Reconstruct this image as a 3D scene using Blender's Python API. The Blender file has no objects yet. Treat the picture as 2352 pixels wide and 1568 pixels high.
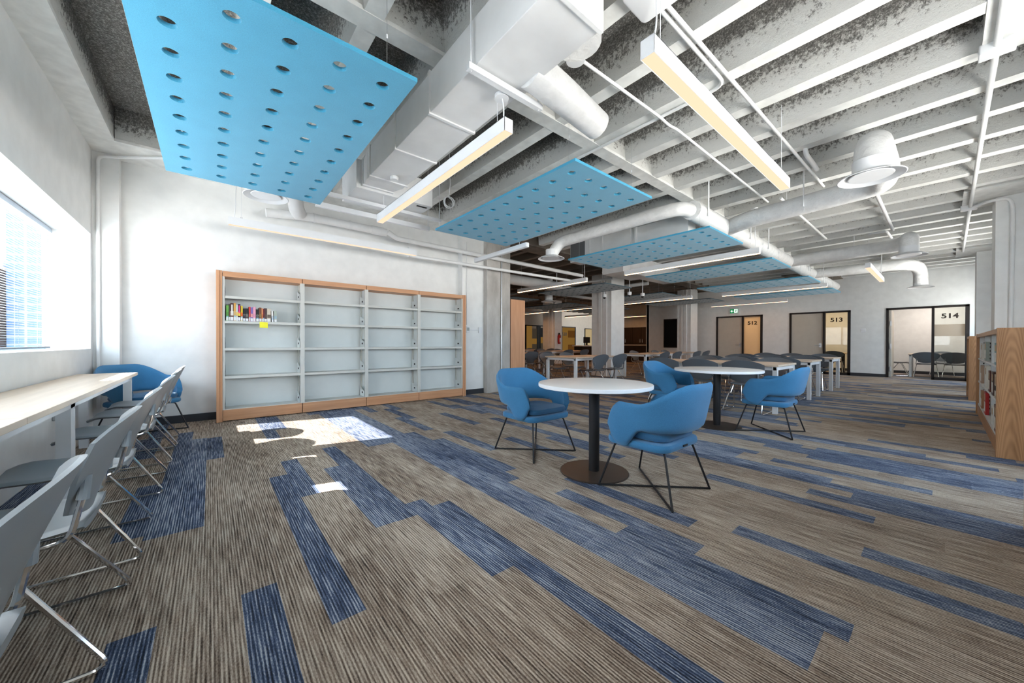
import bpy, math, random
from mathutils import Vector, Matrix
random.seed(5)
PI = math.pi
S = bpy.context.scene
COL = S.collection

# ------------------------------------------------------------------ materials
class NT:
    def __init__(s, name):
        s.m = bpy.data.materials.new(name); s.m.use_nodes = True
        s.t = s.m.node_tree; s.t.nodes.clear()
        s.out = s.n('ShaderNodeOutputMaterial')
    def n(s, typ, **kw):
        nd = s.t.nodes.new(typ)
        for k, v in kw.items(): setattr(nd, k, v)
        return nd
    def l(s, a, b): s.t.links.new(a, b)
    def math(s, op, a, b=None, c=None):
        nd = s.n('ShaderNodeMath', operation=op)
        for i, v in enumerate((a, b, c)):
            if v is None: continue
            if isinstance(v, (int, float)): nd.inputs[i].default_value = v
            else: s.l(v, nd.inputs[i])
        return nd.outputs[0]
    def pos(s):
        return s.n('ShaderNodeNewGeometry').outputs['Position']
    def obj(s):
        return s.n('ShaderNodeTexCoord').outputs['Object']
    def scale(s, vec, sc):
        nd = s.n('ShaderNodeVectorMath', operation='MULTIPLY'); s.l(vec, nd.inputs[0]); nd.inputs[1].default_value = sc
        return nd.outputs[0]
    def noise(s, vec, scale=1.0, detail=2.0, rough=.5):
        nd = s.n('ShaderNodeTexNoise'); s.l(vec, nd.inputs['Vector'])
        nd.inputs['Scale'].default_value = scale; nd.inputs['Detail'].default_value = detail; nd.inputs['Roughness'].default_value = rough
        return nd.outputs[0]
    def ramp(s, fac, stops):
        nd = s.n('ShaderNodeValToRGB'); e = nd.color_ramp.elements
        while len(e) < len(stops): e.new(.5)
        for i, (p, c) in enumerate(stops):
            e[i].position = p; e[i].color = (*c, 1) if len(c) == 3 else c
        s.l(fac, nd.inputs[0]); return nd.outputs[0]
    def mix(s, fac, a, b):
        nd = s.n('ShaderNodeMix', data_type='RGBA')
        for v, i in ((fac, 0), (a, 6), (b, 7)):
            if isinstance(v, (int, float)): nd.inputs[i].default_value = v
            elif isinstance(v, tuple): nd.inputs[i].default_value = (*v, 1)
            else: s.l(v, nd.inputs[i])
        return nd.outputs[2]
    def bsdf(s, color, rough=.6, metal=0., bump=None, bdist=.005, bstr=.5, spec=.5, **kw):
        b = s.n('ShaderNodeBsdfPrincipled')
        if isinstance(color, tuple): b.inputs['Base Color'].default_value = (*color, 1)
        else: s.l(color, b.inputs['Base Color'])
        b.inputs['Roughness'].default_value = rough; b.inputs['Metallic'].default_value = metal
        b.inputs['Specular IOR Level'].default_value = spec
        for k, v in kw.items(): b.inputs[k.replace('_', ' ')].default_value = v
        if bump is not None:
            bp = s.n('ShaderNodeBump'); bp.inputs['Distance'].default_value = bdist; bp.inputs['Strength'].default_value = bstr
            s.l(bump, bp.inputs['Height']); s.l(bp.outputs[0], b.inputs['Normal'])
        s.l(b.outputs[0], s.out.inputs[0]); return s.m

def paint(name, c, rough=.6, var=.04, sc=6., spec=.3, bump=0.):
    t = NT(name); p = t.obj(); n = t.noise(p, sc, 4)
    col = t.ramp(n, [(.3, tuple(x*(1-var) for x in c)), (.7, tuple(min(1, x*(1+var)) for x in c))])
    return t.bsdf(col, rough, spec=spec, bump=t.noise(p, 180, 3) if bump else None, bdist=.001, bstr=bump)
def metal(name, c, rough=.2, m=1.):
    t = NT(name); n = t.noise(t.obj(), 30, 3)
    return t.bsdf(t.ramp(n, [(.3, tuple(x*.93 for x in c)), (.7, c)]), rough, m)
def emit(name, c, st):
    t = NT(name); e = t.n('ShaderNodeEmission'); e.inputs[0].default_value = (*c, 1); e.inputs[1].default_value = st
    t.l(e.outputs[0], t.out.inputs[0]); return t.m
def woodmat(name, ca, cb, axis='z', sc=1., rough=.45, figure=False):
    t = NT(name); p = t.obj()
    st = {'z': (22, 22, 1.2), 'x': (1.2, 22, 22), 'y': (22, 1.2, 22)}[axis]
    q = t.scale(p, tuple(v*sc for v in st)); n = t.noise(q, 1., 5, .6)
    if figure:
        sx = t.n('ShaderNodeSeparateXYZ'); t.l(p, sx.inputs[0])
        yy = t.math('ADD', sx.outputs[1], .085); w = t.math('ADD', t.math('MULTIPLY', t.math('MULTIPLY', yy, yy), 55.), t.math('MULTIPLY', sx.outputs[2], .55))
        w = t.math('ADD', w, t.math('MULTIPLY', t.noise(t.scale(p, (5, 5, 1.6)), 1., 3, .5), .22))
        rings = t.math('SINE', t.math('MULTIPLY', w, 85.))
        n = t.math('ADD', t.math('MULTIPLY', rings, .10), n)
    return t.bsdf(t.ramp(n, [(.28, ca), (.68, cb)]), rough, spec=.35)
def fabric(name, c, var=.22, sc=420.):
    t = NT(name); p = t.obj(); n = t.noise(p, sc, 3, .7); n2 = t.noise(p, 7., 2)
    k = t.math('ADD', t.math('MULTIPLY', n, .8), t.math('MULTIPLY', n2, .2))
    col = t.ramp(k, [(.3, tuple(x*(1-var) for x in c)), (.7, tuple(min(1, x*(1+var)) for x in c))])
    return t.bsdf(col, .95, spec=.12, bump=n, bdist=.002, bstr=.5, Sheen_Weight=.25)
def glassmat(name, tint=(1, 1, 1), refl=.08, rough=0., grz=.3):
    t = NT(name); tr = t.n('ShaderNodeBsdfTransparent'); tr.inputs[0].default_value = (*tint, 1)
    gl = t.n('ShaderNodeBsdfGlossy'); gl.inputs['Roughness'].default_value = rough
    fr = t.n('ShaderNodeLayerWeight'); fr.inputs[0].default_value = .5
    mx = t.n('ShaderNodeMixShader'); f = t.math('ADD', t.math('MULTIPLY', t.math('POWER', fr.outputs['Facing'], 5.), grz), refl)
    t.l(f, mx.inputs[0]); t.l(tr.outputs[0], mx.inputs[1]); t.l(gl.outputs[0], mx.inputs[2]); t.l(mx.outputs[0], t.out.inputs[0]); return t.m
def transl(name, c, trans=.5, see=0.):
    t = NT(name); d = t.n('ShaderNodeBsdfDiffuse'); d.inputs[0].default_value = (*c, 1)
    r = t.n('ShaderNodeBsdfTranslucent'); r.inputs[0].default_value = (*c, 1)
    mx = t.n('ShaderNodeMixShader'); mx.inputs[0].default_value = trans
    t.l(d.outputs[0], mx.inputs[1]); t.l(r.outputs[0], mx.inputs[2]); o = mx.outputs[0]
    if see:
        tp = t.n('ShaderNodeBsdfTransparent'); m2 = t.n('ShaderNodeMixShader'); m2.inputs[0].default_value = see
        t.l(o, m2.inputs[1]); t.l(tp.outputs[0], m2.inputs[2]); o = m2.outputs[0]
    t.l(o, t.out.inputs[0]); return t.m

def carpet():
    t = NT('carpet'); p = t.pos(); sx = t.n('ShaderNodeSeparateXYZ'); t.l(p, sx.inputs[0]); x, y = sx.outputs[0], sx.outputs[1]
    def cell(w, ln, seed):
        c = t.math('FLOOR', t.math('DIVIDE', t.math('ADD', x, .03 + seed*.0), w))
        wn = t.n('ShaderNodeTexWhiteNoise', noise_dimensions='1D'); t.l(t.math('ADD', c, seed), wn.inputs['W'])
        r = t.math('FLOOR', t.math('ADD', t.math('DIVIDE', y, ln), t.math('MULTIPLY', wn.outputs[0], 7.)))
        cb = t.n('ShaderNodeCombineXYZ'); t.l(c, cb.inputs[0]); t.l(r, cb.inputs[1]); cb.inputs[2].default_value = seed
        w2 = t.n('ShaderNodeTexWhiteNoise', noise_dimensions='3D'); t.l(cb.outputs[0], w2.inputs['Vector'])
        return w2.outputs[0], c, r
    h1, _, _ = cell(.125, .95, 3.); h2, c2, _ = cell(.25, 1.25, 11.)
    blue = t.math('MAXIMUM', t.math('LESS_THAN', h1, .22), t.math('LESS_THAN', h2, .17))
    # yarn rows about a centimetre apart, broken up along their length
    yarn = t.noise(t.scale(p, (105, 5., 0)), 1., 2, .6)
    tuft = t.noise(t.scale(p, (260, 90., 0)), 1., 2, .6)
    row = t.math('SINE', t.math('MULTIPLY', x, 2*PI/.0115))
    cloud = t.noise(t.scale(p, (2.2, .9, 0)), 1., 3, .6)
    k = t.math('ADD', t.math('MULTIPLY', yarn, .60), t.math('MULTIPLY', tuft, .34))
    k = t.math('ADD', k, t.math('MULTIPLY', row, .10))
    k = t.math('ADD', k, t.math('MULTIPLY', t.math('SUBTRACT', cloud, .5), .26))
    k = t.math('ADD', k, t.math('ADD', t.math('MULTIPLY', t.math('SUBTRACT', h1, .5), .07), .065))
    brown = t.ramp(k, [(.31, (.048, .035, .027)), (.45, (.19, .142, .108)), (.56, (.37, .295, .235)), (.71, (.64, .56, .46))])
    navy = t.ramp(k, [(.32, (.022, .025, .034)), (.46, (.050, .070, .125)), (.56, (.13, .165, .25)), (.68, (.46, .49, .54))])
    col = t.mix(blue, brown, navy)
    return t.bsdf(col, .95, spec=.1, bump=k, bdist=.004, bstr=.6)

def sprayed(name, dark, light, z0, z1, bias):
    # sprayed fireproofing: white overspray has reached the lower part of each pan and missed the hollows
    t = NT(name); p = t.pos(); sx = t.n('ShaderNodeSeparateXYZ'); t.l(p, sx.inputs[0])
    n = t.noise(p, 26., 6, .8); n2 = t.noise(t.scale(p, (6, 2.5, 6)), 1., 3)
    h = t.math('DIVIDE', t.math('SUBTRACT', sx.outputs[2], z0), z1 - z0)
    k = t.math('SUBTRACT', t.math('ADD', t.math('MULTIPLY', t.math('SUBTRACT', n, .19), 1.9), t.math('MULTIPLY', n2, .45)), t.math('MULTIPLY', h, bias))
    fl = t.noise(p, 75., 4, .8)
    dk = t.ramp(fl, [(.38, tuple(x*.55 for x in dark)), (.52, dark), (.66, tuple(min(.7, x*2.6) for x in dark))])
    col = t.mix(t.ramp(k, [(.22, (0, 0, 0)), (.40, (1, 1, 1))]), dk, light)
    return t.bsdf(col, .95, spec=.1, bump=n, bdist=.03, bstr=.7)

WHITE = paint('white_wall_paint', (.80, .81, .80), .55)
WHITE_B = paint('white_smooth', (.83, .84, .84), .4)
BEAM = paint('painted_concrete', (.74, .75, .73), .6, .10, 9., bump=.5)
PAN = sprayed('sprayed_pan', (.24, .236, .225), (.74, .745, .72), 3.22, 3.62, .92)
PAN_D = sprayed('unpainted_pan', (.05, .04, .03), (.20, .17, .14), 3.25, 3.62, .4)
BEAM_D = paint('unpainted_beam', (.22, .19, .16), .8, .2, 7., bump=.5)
CONC = NT('bare_concrete'); _p = CONC.obj(); _n = CONC.noise(CONC.scale(_p, (3, 3, 1.2)), 1.3, 6, .65)
CONC = CONC.bsdf(CONC.ramp(_n, [(.3, (.36, .34, .31)), (.5, (.46, .44, .41)), (.7, (.56, .55, .52))]), .75, bump=_n, bdist=.004, bstr=.3)
CARPET = carpet()
BASEB = paint('dark_vinyl_base', (.035, .038, .045), .5)
OAK_H = woodmat('oak_laminate', (.50, .245, .12), (.64, .345, .19), 'x')
OAK_V = woodmat('oak_laminate_upright', (.50, .245, .12), (.64, .345, .19), 'z')
OAK_F = woodmat('figured_oak', (.30, .145, .06), (.52, .285, .14), 'z', .55, .4, True)
OAK_F2 = woodmat('figured_oak_rail', (.36, .18, .08), (.50, .28, .14), 'x', .6, .4)
ASH = woodmat('pale_ash_laminate', (.60, .47, .35), (.76, .62, .48), 'y', .7, .4)
SHELF = paint('grey_enamel', (.60, .60, .56), .4, .02)
SHELF_P = paint('pale_enamel', (.70, .73, .72), .45, .02)
SLOT = paint('dark_slot', (.01, .01, .012), .6)
FELT = fabric('blue_felt', (.055, .30, .47), .12, 160.)
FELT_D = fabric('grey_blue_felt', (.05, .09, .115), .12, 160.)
BLUE = fabric('blue_upholstery', (.046, .185, .36), .28, 380.)
BLUE_C = fabric('blue_seat_upholstery', (.036, .13, .26), .28, 380.)
BLACK = paint('black_powder_coat', (.016, .016, .018), .45, .1)
BRONZE = paint('dark_bronze_plate', (.05, .036, .028), .35, .1)
CHROME = metal('chrome', (.82, .83, .85), .08)
STEEL = metal('galvanised_steel', (.62, .64, .66), .35)
GREYP = paint('slate_plastic', (.105, .122, .142), .33, .04, spec=.5)
GREYP_LIT = paint('slate_plastic_window_lit', (.25, .28, .30), .33, .04, spec=.5)  # same slate plastic, with the window light on the counter chairs put into its colour
WTOP = paint('white_laminate', (.80, .76, .72), .35, .02)
WEDGE = paint('white_edge_band', (.82, .83, .85), .35, .02)
WMET = paint('white_powder_coat', (.76, .78, .80), .35, .02)
DUCT = paint('white_painted_duct', (.80, .81, .81), .45, .05, 4.)
WRAP = NT('white_duct_wrap'); _p = WRAP.obj(); _n = WRAP.noise(WRAP.scale(_p, (9, 9, 9)), 1., 5, .6)
WRAP = WRAP.bsdf(WRAP.ramp(_n, [(.3, (.70, .71, .71)), (.7, (.82, .83, .83))]), .4, bump=_n, bdist=.03, bstr=.6)
WARM = emit('warm_led_diffuser', (1., .55, .37), 1.06)
WARM_M = emit('warm_led_diffuser_long', (1., .52, .25), 10.)
WARM_D = emit('warm_led_diffuser_dim_area', (1., .48, .20), 18.)
GLASS = glassmat('window_glass', (1, 1, 1), 0., 0., .12)
GLASS_I = glassmat('interior_glass', (.93, .96, .95), .03)
FROST = transl('frosted_glass', (.72, .66, .58), .75, .12)
FRAME = paint('dark_bronze_frame', (.016, .012, .011), .45, .1)
DOORM = paint('beige_door_laminate', (.56, .52, .45), .5, .03)
ALU = paint('grey_window_frame', (.35, .40, .46), .35)
SLATM = transl('pale_blind_slat', (.20, .23, .26), .0)
CLOSED = transl('white_blind_closed', (.74, .76, .78), .26)
GREEN = emit('exit_green', (.01, .16, .05), 1.0)
GWHITE = emit('exit_white', (.75, .9, .8), 1.0)
RED = paint('red_enamel', (.40, .02, .018), .3)
INK = paint('dark_lettering', (.03, .022, .018), .6)
DCAB = woodmat('dark_cabinet_wood', (.016, .009, .006), (.035, .02, .013), 'z')
AMBER = transl('amber_glass', (.55, .33, .09), .5, .1)
YEL = paint('yellow_note_paper', (.86, .80, .05), .8)
def flat(name, c, rough=.5): return paint(name, c, rough, .05, 20.)
_fc = {}
def cm(c):
    if c not in _fc: _fc[c] = flat('cover_%02d' % len(_fc), c, .45)
    return _fc[c]

# ------------------------------------------------------------------ mesh builder
class MB:
    def __init__(s): s.v = []; s.f = []; s.mi = []; s.mats = []; s.sm = []; s.M = None
    def _m(s, m):
        if m not in s.mats: s.mats.append(m)
        return s.mats.index(m)
    def add(s, vs, fs, m, smooth=False):
        o = len(s.v)
        if s.M is not None: vs = [tuple(s.M @ Vector(v)) for v in vs]
        s.v += [tuple(v) for v in vs]; i = s._m(m)
        for f in fs: s.f.append([o + k for k in f]); s.mi.append(i); s.sm.append(smooth)
        return s
    def box(s, x0, x1, y0, y1, z0, z1, m):
        vs = [(x, y, z) for z in (z0, z1) for y in (y0, y1) for x in (x0, x1)]
        return s.add(vs, [(0, 2, 3, 1), (4, 5, 7, 6), (0, 1, 5, 4), (2, 6, 7, 3), (0, 4, 6, 2), (1, 3, 7, 5)], m)
    def rbox(s, x0, x1, y0, y1, z0, z1, r, m, n=4, e=None):
        # box with rounded plan corners and eased top/bottom edges
        e = min(r, (z1-z0)/2)*.6 if e is None else e
        rings = []
        for z, ins in ((z0, e), (z0+e*.3, e*.3), (z0+e, 0), (z1-e, 0), (z1-e*.3, e*.3), (z1, e)):
            ring = []
            for cx, cy, a0 in ((x1-r, y1-r, 0), (x0+r, y1-r, 90), (x0+r, y0+r, 180), (x1-r, y0+r, 270)):
                for k in range(n+1):
                    a = math.radians(a0 + 90*k/n); rr = max(r - ins, .0005)
                    ring.append((cx + rr*math.cos(a), cy + rr*math.sin(a), z))
            rings.append(ring)
        L = len(rings[0]); vs = [p for r_ in rings for p in r_]; fs = []
        for i in range(len(rings)-1):
            for k in range(L): fs.append((i*L+k, i*L+(k+1) % L, (i+1)*L+(k+1) % L, (i+1)*L+k))
        fs.append(tuple(range(L-1, -1, -1))); fs.append(tuple((len(rings)-1)*L+k for k in range(L)))
        return s.add(vs, fs, m, True)
    def prism(s, poly, axis, a, b, m):
        # poly: 2D points; axis: extrusion axis
        def P(u, v, w): return {'x': (w, u, v), 'y': (u, w, v), 'z': (u, v, w)}[axis]
        n = len(poly); vs = [P(u, v, a) for u, v in poly] + [P(u, v, b) for u, v in poly]
        fs = [(k, (k+1) % n, n+(k+1) % n, n+k) for k in range(n)] + [tuple(range(n-1, -1, -1)), tuple(range(n, 2*n))]
        return s.add(vs, fs, m)
    def lathe(s, prof, m, c=(0, 0, 0), seg=32, caps=True, smooth=True):
        vs = []; fs = []
        for r, z in prof:
            for k in range(seg):
                a = 2*PI*k/seg; vs.append((c[0]+r*math.cos(a), c[1]+r*math.sin(a), c[2]+z))
        for i in range(len(prof)-1):
            for k in range(seg): fs.append((i*seg+k, i*seg+(k+1) % seg, (i+1)*seg+(k+1) % seg, (i+1)*seg+k))
        if caps:
            fs.append(tuple(range(seg-1, -1, -1))); fs.append(tuple((len(prof)-1)*seg+k for k in range(seg)))
        return s.add(vs, fs, m, smooth)
    def tube(s, path, r, m, seg=8, closed=False):
        P = [Vector(p) for p in path]; n = len(P); R = r if isinstance(r, (list, tuple)) else [r]*n
        T = []
        for i in range(n):
            a = P[(i-1) % n] if (closed or i > 0) else P[i]; b = P[(i+1) % n] if (closed or i < n-1) else P[i]
            T.append((b-a).normalized())
        up = Vector((0, 0, 1)) if abs(T[0].z) < .9 else Vector((1, 0, 0))
        N = (up - T[0]*up.dot(T[0])).normalized(); vs = []
        for i in range(n):
            N = (N - T[i]*N.dot(T[i])).normalized(); B = T[i].cross(N)
            for k in range(seg):
                a = 2*PI*k/seg; vs.append(tuple(P[i] + (N*math.cos(a) + B*math.sin(a))*R[i]))
        fs = []
        for i in range(n if closed else n-1):
            j = (i+1) % n
            for k in range(seg): fs.append((i*seg+k, i*seg+(k+1) % seg, j*seg+(k+1) % seg, j*seg+k))
        if not closed:
            fs.append(tuple(range(seg-1, -1, -1))); fs.append(tuple((n-1)*seg+k for k in range(seg)))
        return s.add(vs, fs, m, True)
    def grid(s, fn, nu, nv, m, smooth=True, closeu=False):
        vs = [fn(i/nu, j/nv) for j in range(nv+1) for i in range(nu+1)]; fs = []
        for j in range(nv):
            for i in range(nu):
                a = j*(nu+1)+i; fs.append((a, a+1, a+nu+2, a+nu+1))
        return s.add(vs, fs, m, smooth)
    def build(s, name, parent=None, loc=(0, 0, 0), angle=35, bevel=0., subsurf=0):
        me = bpy.data.meshes.new(name); me.from_pydata(s.v, [], s.f)
        for m in s.mats: me.materials.append(m)
        me.polygons.foreach_set('material_index', s.mi); me.polygons.foreach_set('use_smooth', s.sm)
        me.update()
        if any(s.sm): me.set_sharp_from_angle(angle=math.radians(angle))
        o = bpy.data.objects.new(name, me); COL.objects.link(o); o.location = loc
        if parent is not None: o.parent = parent
        if bevel:
            b = o.modifiers.new('ease', 'BEVEL'); b.width = bevel; b.segments = 2; b.limit_method = 'ANGLE'
        if subsurf:
            b = o.modifiers.new('smooth', 'SUBSURF'); b.levels = subsurf; b.render_levels = subsurf
        return o

def fillet(path, r, n=5):
    P = [Vector(p) for p in path]; out = [P[0]]
    for i in range(1, len(P)-1):
        a = (P[i-1]-P[i]); b = (P[i+1]-P[i]); d = min(r, a.length*.49, b.length*.49)
        p0 = P[i]+a.normalized()*d; p1 = P[i]+b.normalized()*d
        for k in range(n+1):
            t = k/n; out.append(p0*(1-t)**2 + P[i]*2*t*(1-t) + p1*t*t)
    out.append(P[-1]); return out

def tag(o, label, cat, group=None, kind=None):
    o['label'] = label; o['category'] = cat
    if group: o['group'] = group
    if kind: o['kind'] = kind
    return o
def thing(name, label, cat, loc=(0, 0, 0), rz=0., group=None):
    o = bpy.data.objects.new(name, None); COL.objects.link(o); o.location = loc; o.rotation_euler = (0, 0, rz); o.empty_display_size = .1
    return tag(o, label, cat, group)
def struct(mb, name, parent=None, **kw):
    o = mb.build(name, parent, **kw)
    if parent is None: o['kind'] = 'structure'
    return o
def copy_tree(o, parent=None):
    c = o.copy(); COL.objects.link(c)
    if parent is not None: c.parent = parent
    for ch in list(o.children): copy_tree(ch, c)
    return c
PROTO = {}
def place(key, maker, label, loc, rz=0., group=None):
    if key not in PROTO: o = PROTO[key] = maker()
    else: o = copy_tree(PROTO[key])
    o.location = loc; o.rotation_euler = (0, 0, rz); o['label'] = label
    if group: o['group'] = group
    return o

# ------------------------------------------------------------------ camera
f_px, yaw, pit, rol = 829.3, .69568, -.00602, .002065
cy, sy = math.cos(yaw), math.sin(yaw)
F0 = Vector((sy, cy, 0)); R0 = Vector((cy, -sy, 0)); U0 = Vector((0, 0, 1))
F = F0*math.cos(pit) + U0*math.sin(pit); U = U0*math.cos(pit) - F0*math.sin(pit)
R2 = R0*math.cos(rol) + U*math.sin(rol); U2 = U*math.cos(rol) - R0*math.sin(rol)
cam = bpy.data.cameras.new('camera'); co = bpy.data.objects.new('camera', cam); COL.objects.link(co)
M = Matrix((R2, U2, -F)).transposed().to_4x4(); M.translation = Vector((0, 0, 1.05)); co.matrix_world = M
cam.sensor_width = 36; cam.sensor_fit = 'HORIZONTAL'; cam.lens = f_px/2352*36; cam.shift_y = 8.81/2352; cam.clip_start = .02; cam.clip_end = 300
S.camera = co

# ------------------------------------------------------------------ setting
XW, YB, XF, ZJ, ZT = -1.036, 6.4, 16.33, 3.25, 3.62
struct(MB().box(-1.6, 26, -1.6, 18, -.12, 0, CARPET), 'floor')
# ceiling: a concrete joist slab
mb = MB()
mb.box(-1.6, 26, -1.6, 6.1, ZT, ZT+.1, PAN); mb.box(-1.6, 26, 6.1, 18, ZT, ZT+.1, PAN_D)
def joist(x, y0, y1, mside, mbot):
    b, t = .065, .105
    vs = [(x-t, y0, ZT), (x-b, y0, ZJ), (x+b, y0, ZJ), (x+t, y0, ZT), (x-t, y1, ZT), (x-b, y1, ZJ), (x+b, y1, ZJ), (x+t, y1, ZT)]
    mb.add(vs, [(0, 4, 5, 1), (2, 6, 7, 3), (0, 1, 2, 3), (7, 6, 5, 4)], mside); mb.add(vs, [(1, 5, 6, 2)], mbot)
jx = [3.9 + .61*k for k in range(-7, 21)]
for x in jx: joist(x, -1.5, 5.85, PAN, BEAM)
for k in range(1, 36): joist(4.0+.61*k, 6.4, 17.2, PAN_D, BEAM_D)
def beam(x0, x1, y0, y1, m=BEAM, z=ZJ):
    mb.box(x0, x1, y0, y1, z, z+.03, m); mb.box(x0+.004, x1-.004, y0+.004, y1-.004, z+.03, ZT, PAN if m is BEAM else PAN_D)
beam(-1.05, XF, 2.47, 2.62, BEAM, ZJ-.005)
beam(-1.05, -.80, -1.5, 6.4, BEAM, ZJ-.01); beam(-.8, 4.5, 5.80, 6.42, BEAM, ZJ-.01)
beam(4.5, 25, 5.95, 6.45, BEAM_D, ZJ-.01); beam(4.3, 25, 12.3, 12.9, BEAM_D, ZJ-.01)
for x in (4.0, 9.0, 14.0): beam(x-.58, x+.48, -1.5, -.165, BEAM, ZJ-.006)
beam(14.2, XF, 2.2, 3.4, BEAM_D, ZJ-.02)
struct(mb, 'ceiling')

# window wall (with a deep splayed recess) and its windows
GX = -1.36
mb = MB()
mb.box(-1.378, XW, -1.5, 6.45, 0, .978, WHITE); mb.box(-1.378, XW, -1.5, 6.45, 2.272, ZT, WHITE)
mb.box(-1.378, XW, 6.17, 6.45, .978, 2.272, WHITE); mb.box(-1.378, XW, -1.5, -.2, .978, 2.272, WHITE)
struct(mb, 'wall_left')
wins = [(4.66, 6.17), (3.05, 4.60), (1.50, 2.99), (-.20, 1.44)]
for i, (a, b) in enumerate(wins):
    w = struct(MB().box(GX-.010, GX-.005, a, b, .978, 2.272, GLASS), 'window_%d' % (i+1))
    fr = MB()
    fr.box(GX-.018, GX+.002, a, b, .978, 1.0, ALU).box(GX-.018, GX+.002, a, b, 2.22, 2.272, ALU)
    fr.box(GX-.018, GX+.002, a, a+.012, 1.0, 2.22, ALU).box(GX-.018, GX+.002, b-.012, b, 1.0, 2.22, ALU)
    fr.build('window_frame', w)
mb = MB()
for a, b in ((4.60, 4.66), (2.99, 3.05), (1.44, 1.50)): mb.box(GX-.018, GX+.004, a, b, .978, 2.272, ALU)
struct(mb, 'trim_1')
# venetian blind on the first window, slats open
t = thing('venetian_blind', 'white venetian blind with open slats hanging in the deep window recess', 'blind', (GX+.03, 5.413, 2.2))
MB().box(-.025, .025, -.745, .745, .02, .065, ALU).build('head_rail', t)
mb = MB(); n = 56
for k in range(n):
    z = -.012 - k*.0212
    mb.add([(-.0075, -.745, z-.001), (.0075, -.745, z+.001), (.0075, .745, z+.001), (-.0075, .745, z-.001)], [(0, 1, 2, 3)], SLATM)
mb.build('slats', t)
mb = MB()
for y in (-.62, -.1, .45, .69):
    for dx in (-.01, .01): mb.tube([(dx, y, .03), (dx, y, -1.19)], .0012, SLATM, 4)
mb.build('ladder_cord', t)
MB().rbox(-.012, .012, -.73, .73, -1.212, -1.195, .005, SLATM).build('bottom_rail', t)
# the blinds further along hang closed, with gaps where the sun slips past
for i, (a, b) in enumerate(wins[1:]):
    t = thing('closed_blind', ['white blind with closed slats on the second window from the corner', 'white blind with closed slats on the third window from the corner', 'white blind with closed slats on the fourth window from the corner'][i], 'blind', (GX+.03, (a+b)/2, 2.2), 0, 'closed blinds')
    w = (b-a)/2+.025
    MB().box(-.025, .025, -w, w, .02, .065, ALU).build('head_rail', t)
    mb = MB(); yc = (a+b)/2
    holes = [(3.08-yc, 3.45-yc), (3.93-yc, 4.29-yc)] if i == 0 else []
    for k in range(57):
        z = -1.22+k*.022; spans = [(-w, w)]
        if holes and -.775 < z < -.645: spans = [(-w, holes[0][0]), (holes[0][1], holes[1][0]), (holes[1][1], w)]
        for y0, y1 in spans: mb.add([(-.004, y0, z), (.004, y0, z+.024), (.004, y1, z+.024), (-.004, y1, z)], [(0, 1, 2, 3)], CLOSED)
    mb.build('slats', t)

# bookcase wall, corner column, step, concrete column
struct(MB().box(XW-.1, 4.0, YB, YB+.2, 0, ZT, WHITE), 'wall_back')
struct(MB().box(XW, -.825, 6.25, YB, 0, ZJ-.01, WHITE), 'trim_2')
struct(MB().box(3.90, 4.43, 6.24, YB+.2, 0, ZT, WHITE), 'trim_3')
c = MB().box(4.43, 5.06, 6.12, 6.75, 0, ZT, CONC); c.box(4.425, 4.48, 6.14, 6.7, 0, ZT, CONC)
struct(c, 'column_concrete', bevel=.012)
struct(MB().box(4.2, 4.4, 6.6, 17.2, 0, ZT, WHITE), 'wall_left_rear')
mb = MB(); mb.box(-.82, .07, 6.388, YB, 0, .10, BASEB); mb.box(3.9, 4.43, 6.228, 6.24, 0, .10, BASEB); struct(mb, 'baseboard_back')

# columns of the reading room
def column(name, x0, x1, y0, y1, ribs=True):
    m = MB().box(x0, x1, y0, y1, 0, ZT, WHITE)
    if ribs:
        for a, b in ((.0, .13), (.25, .36)): m.box(x0-.035, x0, y0+(y1-y0)*a+.16, y0+(y1-y0)*b+.19, 0, ZT, WHITE)
    m.box(x0-.006, x1+.006, y0-.006, y1+.006, 0, .1, BASEB if not ribs else WHITE)
    return struct(m, name)
column('column_middle', 9.65, 10.36, 6.70, 7.46); column('column_far', 14.95, 15.57, 6.60, 7.15); column('column_rear', 13.43, 13.96, 12.7, 13.55)
mb = MB()
mb.box(9.04, 9.64, -1.2, -.48, 0, ZT, WHITE); mb.box(14.04, 14.64, -1.2, -.48, 0, ZT, WHITE); mb.box(4.04, 4.64, -1.2, -.98, 0, ZT, WHITE)
struct(mb, 'column_right')

# window wall on the other long side (above the low shelving)
RY = -1.2
mb = MB()
mb.box(-1.5, XF, RY-.3, RY, 0, .95, WHITE); mb.box(-1.5, XF, RY-.3, RY, 2.3, ZT, WHITE)
rw = [(1.6, 3.9), (5.4, 7.6), (10.4, 12.4), (14.8, 15.7)]
e = -1.5
for a, b in rw: mb.box(e, a, RY-.3, RY, .95, 2.3, WHITE); e = b
mb.box(e, XF, RY-.3, RY, .95, 2.3, WHITE)
struct(mb, 'wall_right')
for i, (a, b) in enumerate(rw):
    w = struct(MB().box(a, b, RY-.21, RY-.204, .95, 2.3, GLASS), 'window_%d' % (i+5))
    fr = MB().box(a, b, RY-.24, RY-.18, .95, 1.0, ALU).box(a, b, RY-.24, RY-.18, 2.25, 2.3, ALU)
    k = max(1, round((b-a)/1.4))
    for j in range(k+1): fr.box(a+(b-a)*j/k-.025, a+(b-a)*j/k+.025, RY-.24, RY-.18, 1.0, 2.25, ALU)
    fr.build('window_frame', w)

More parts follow.
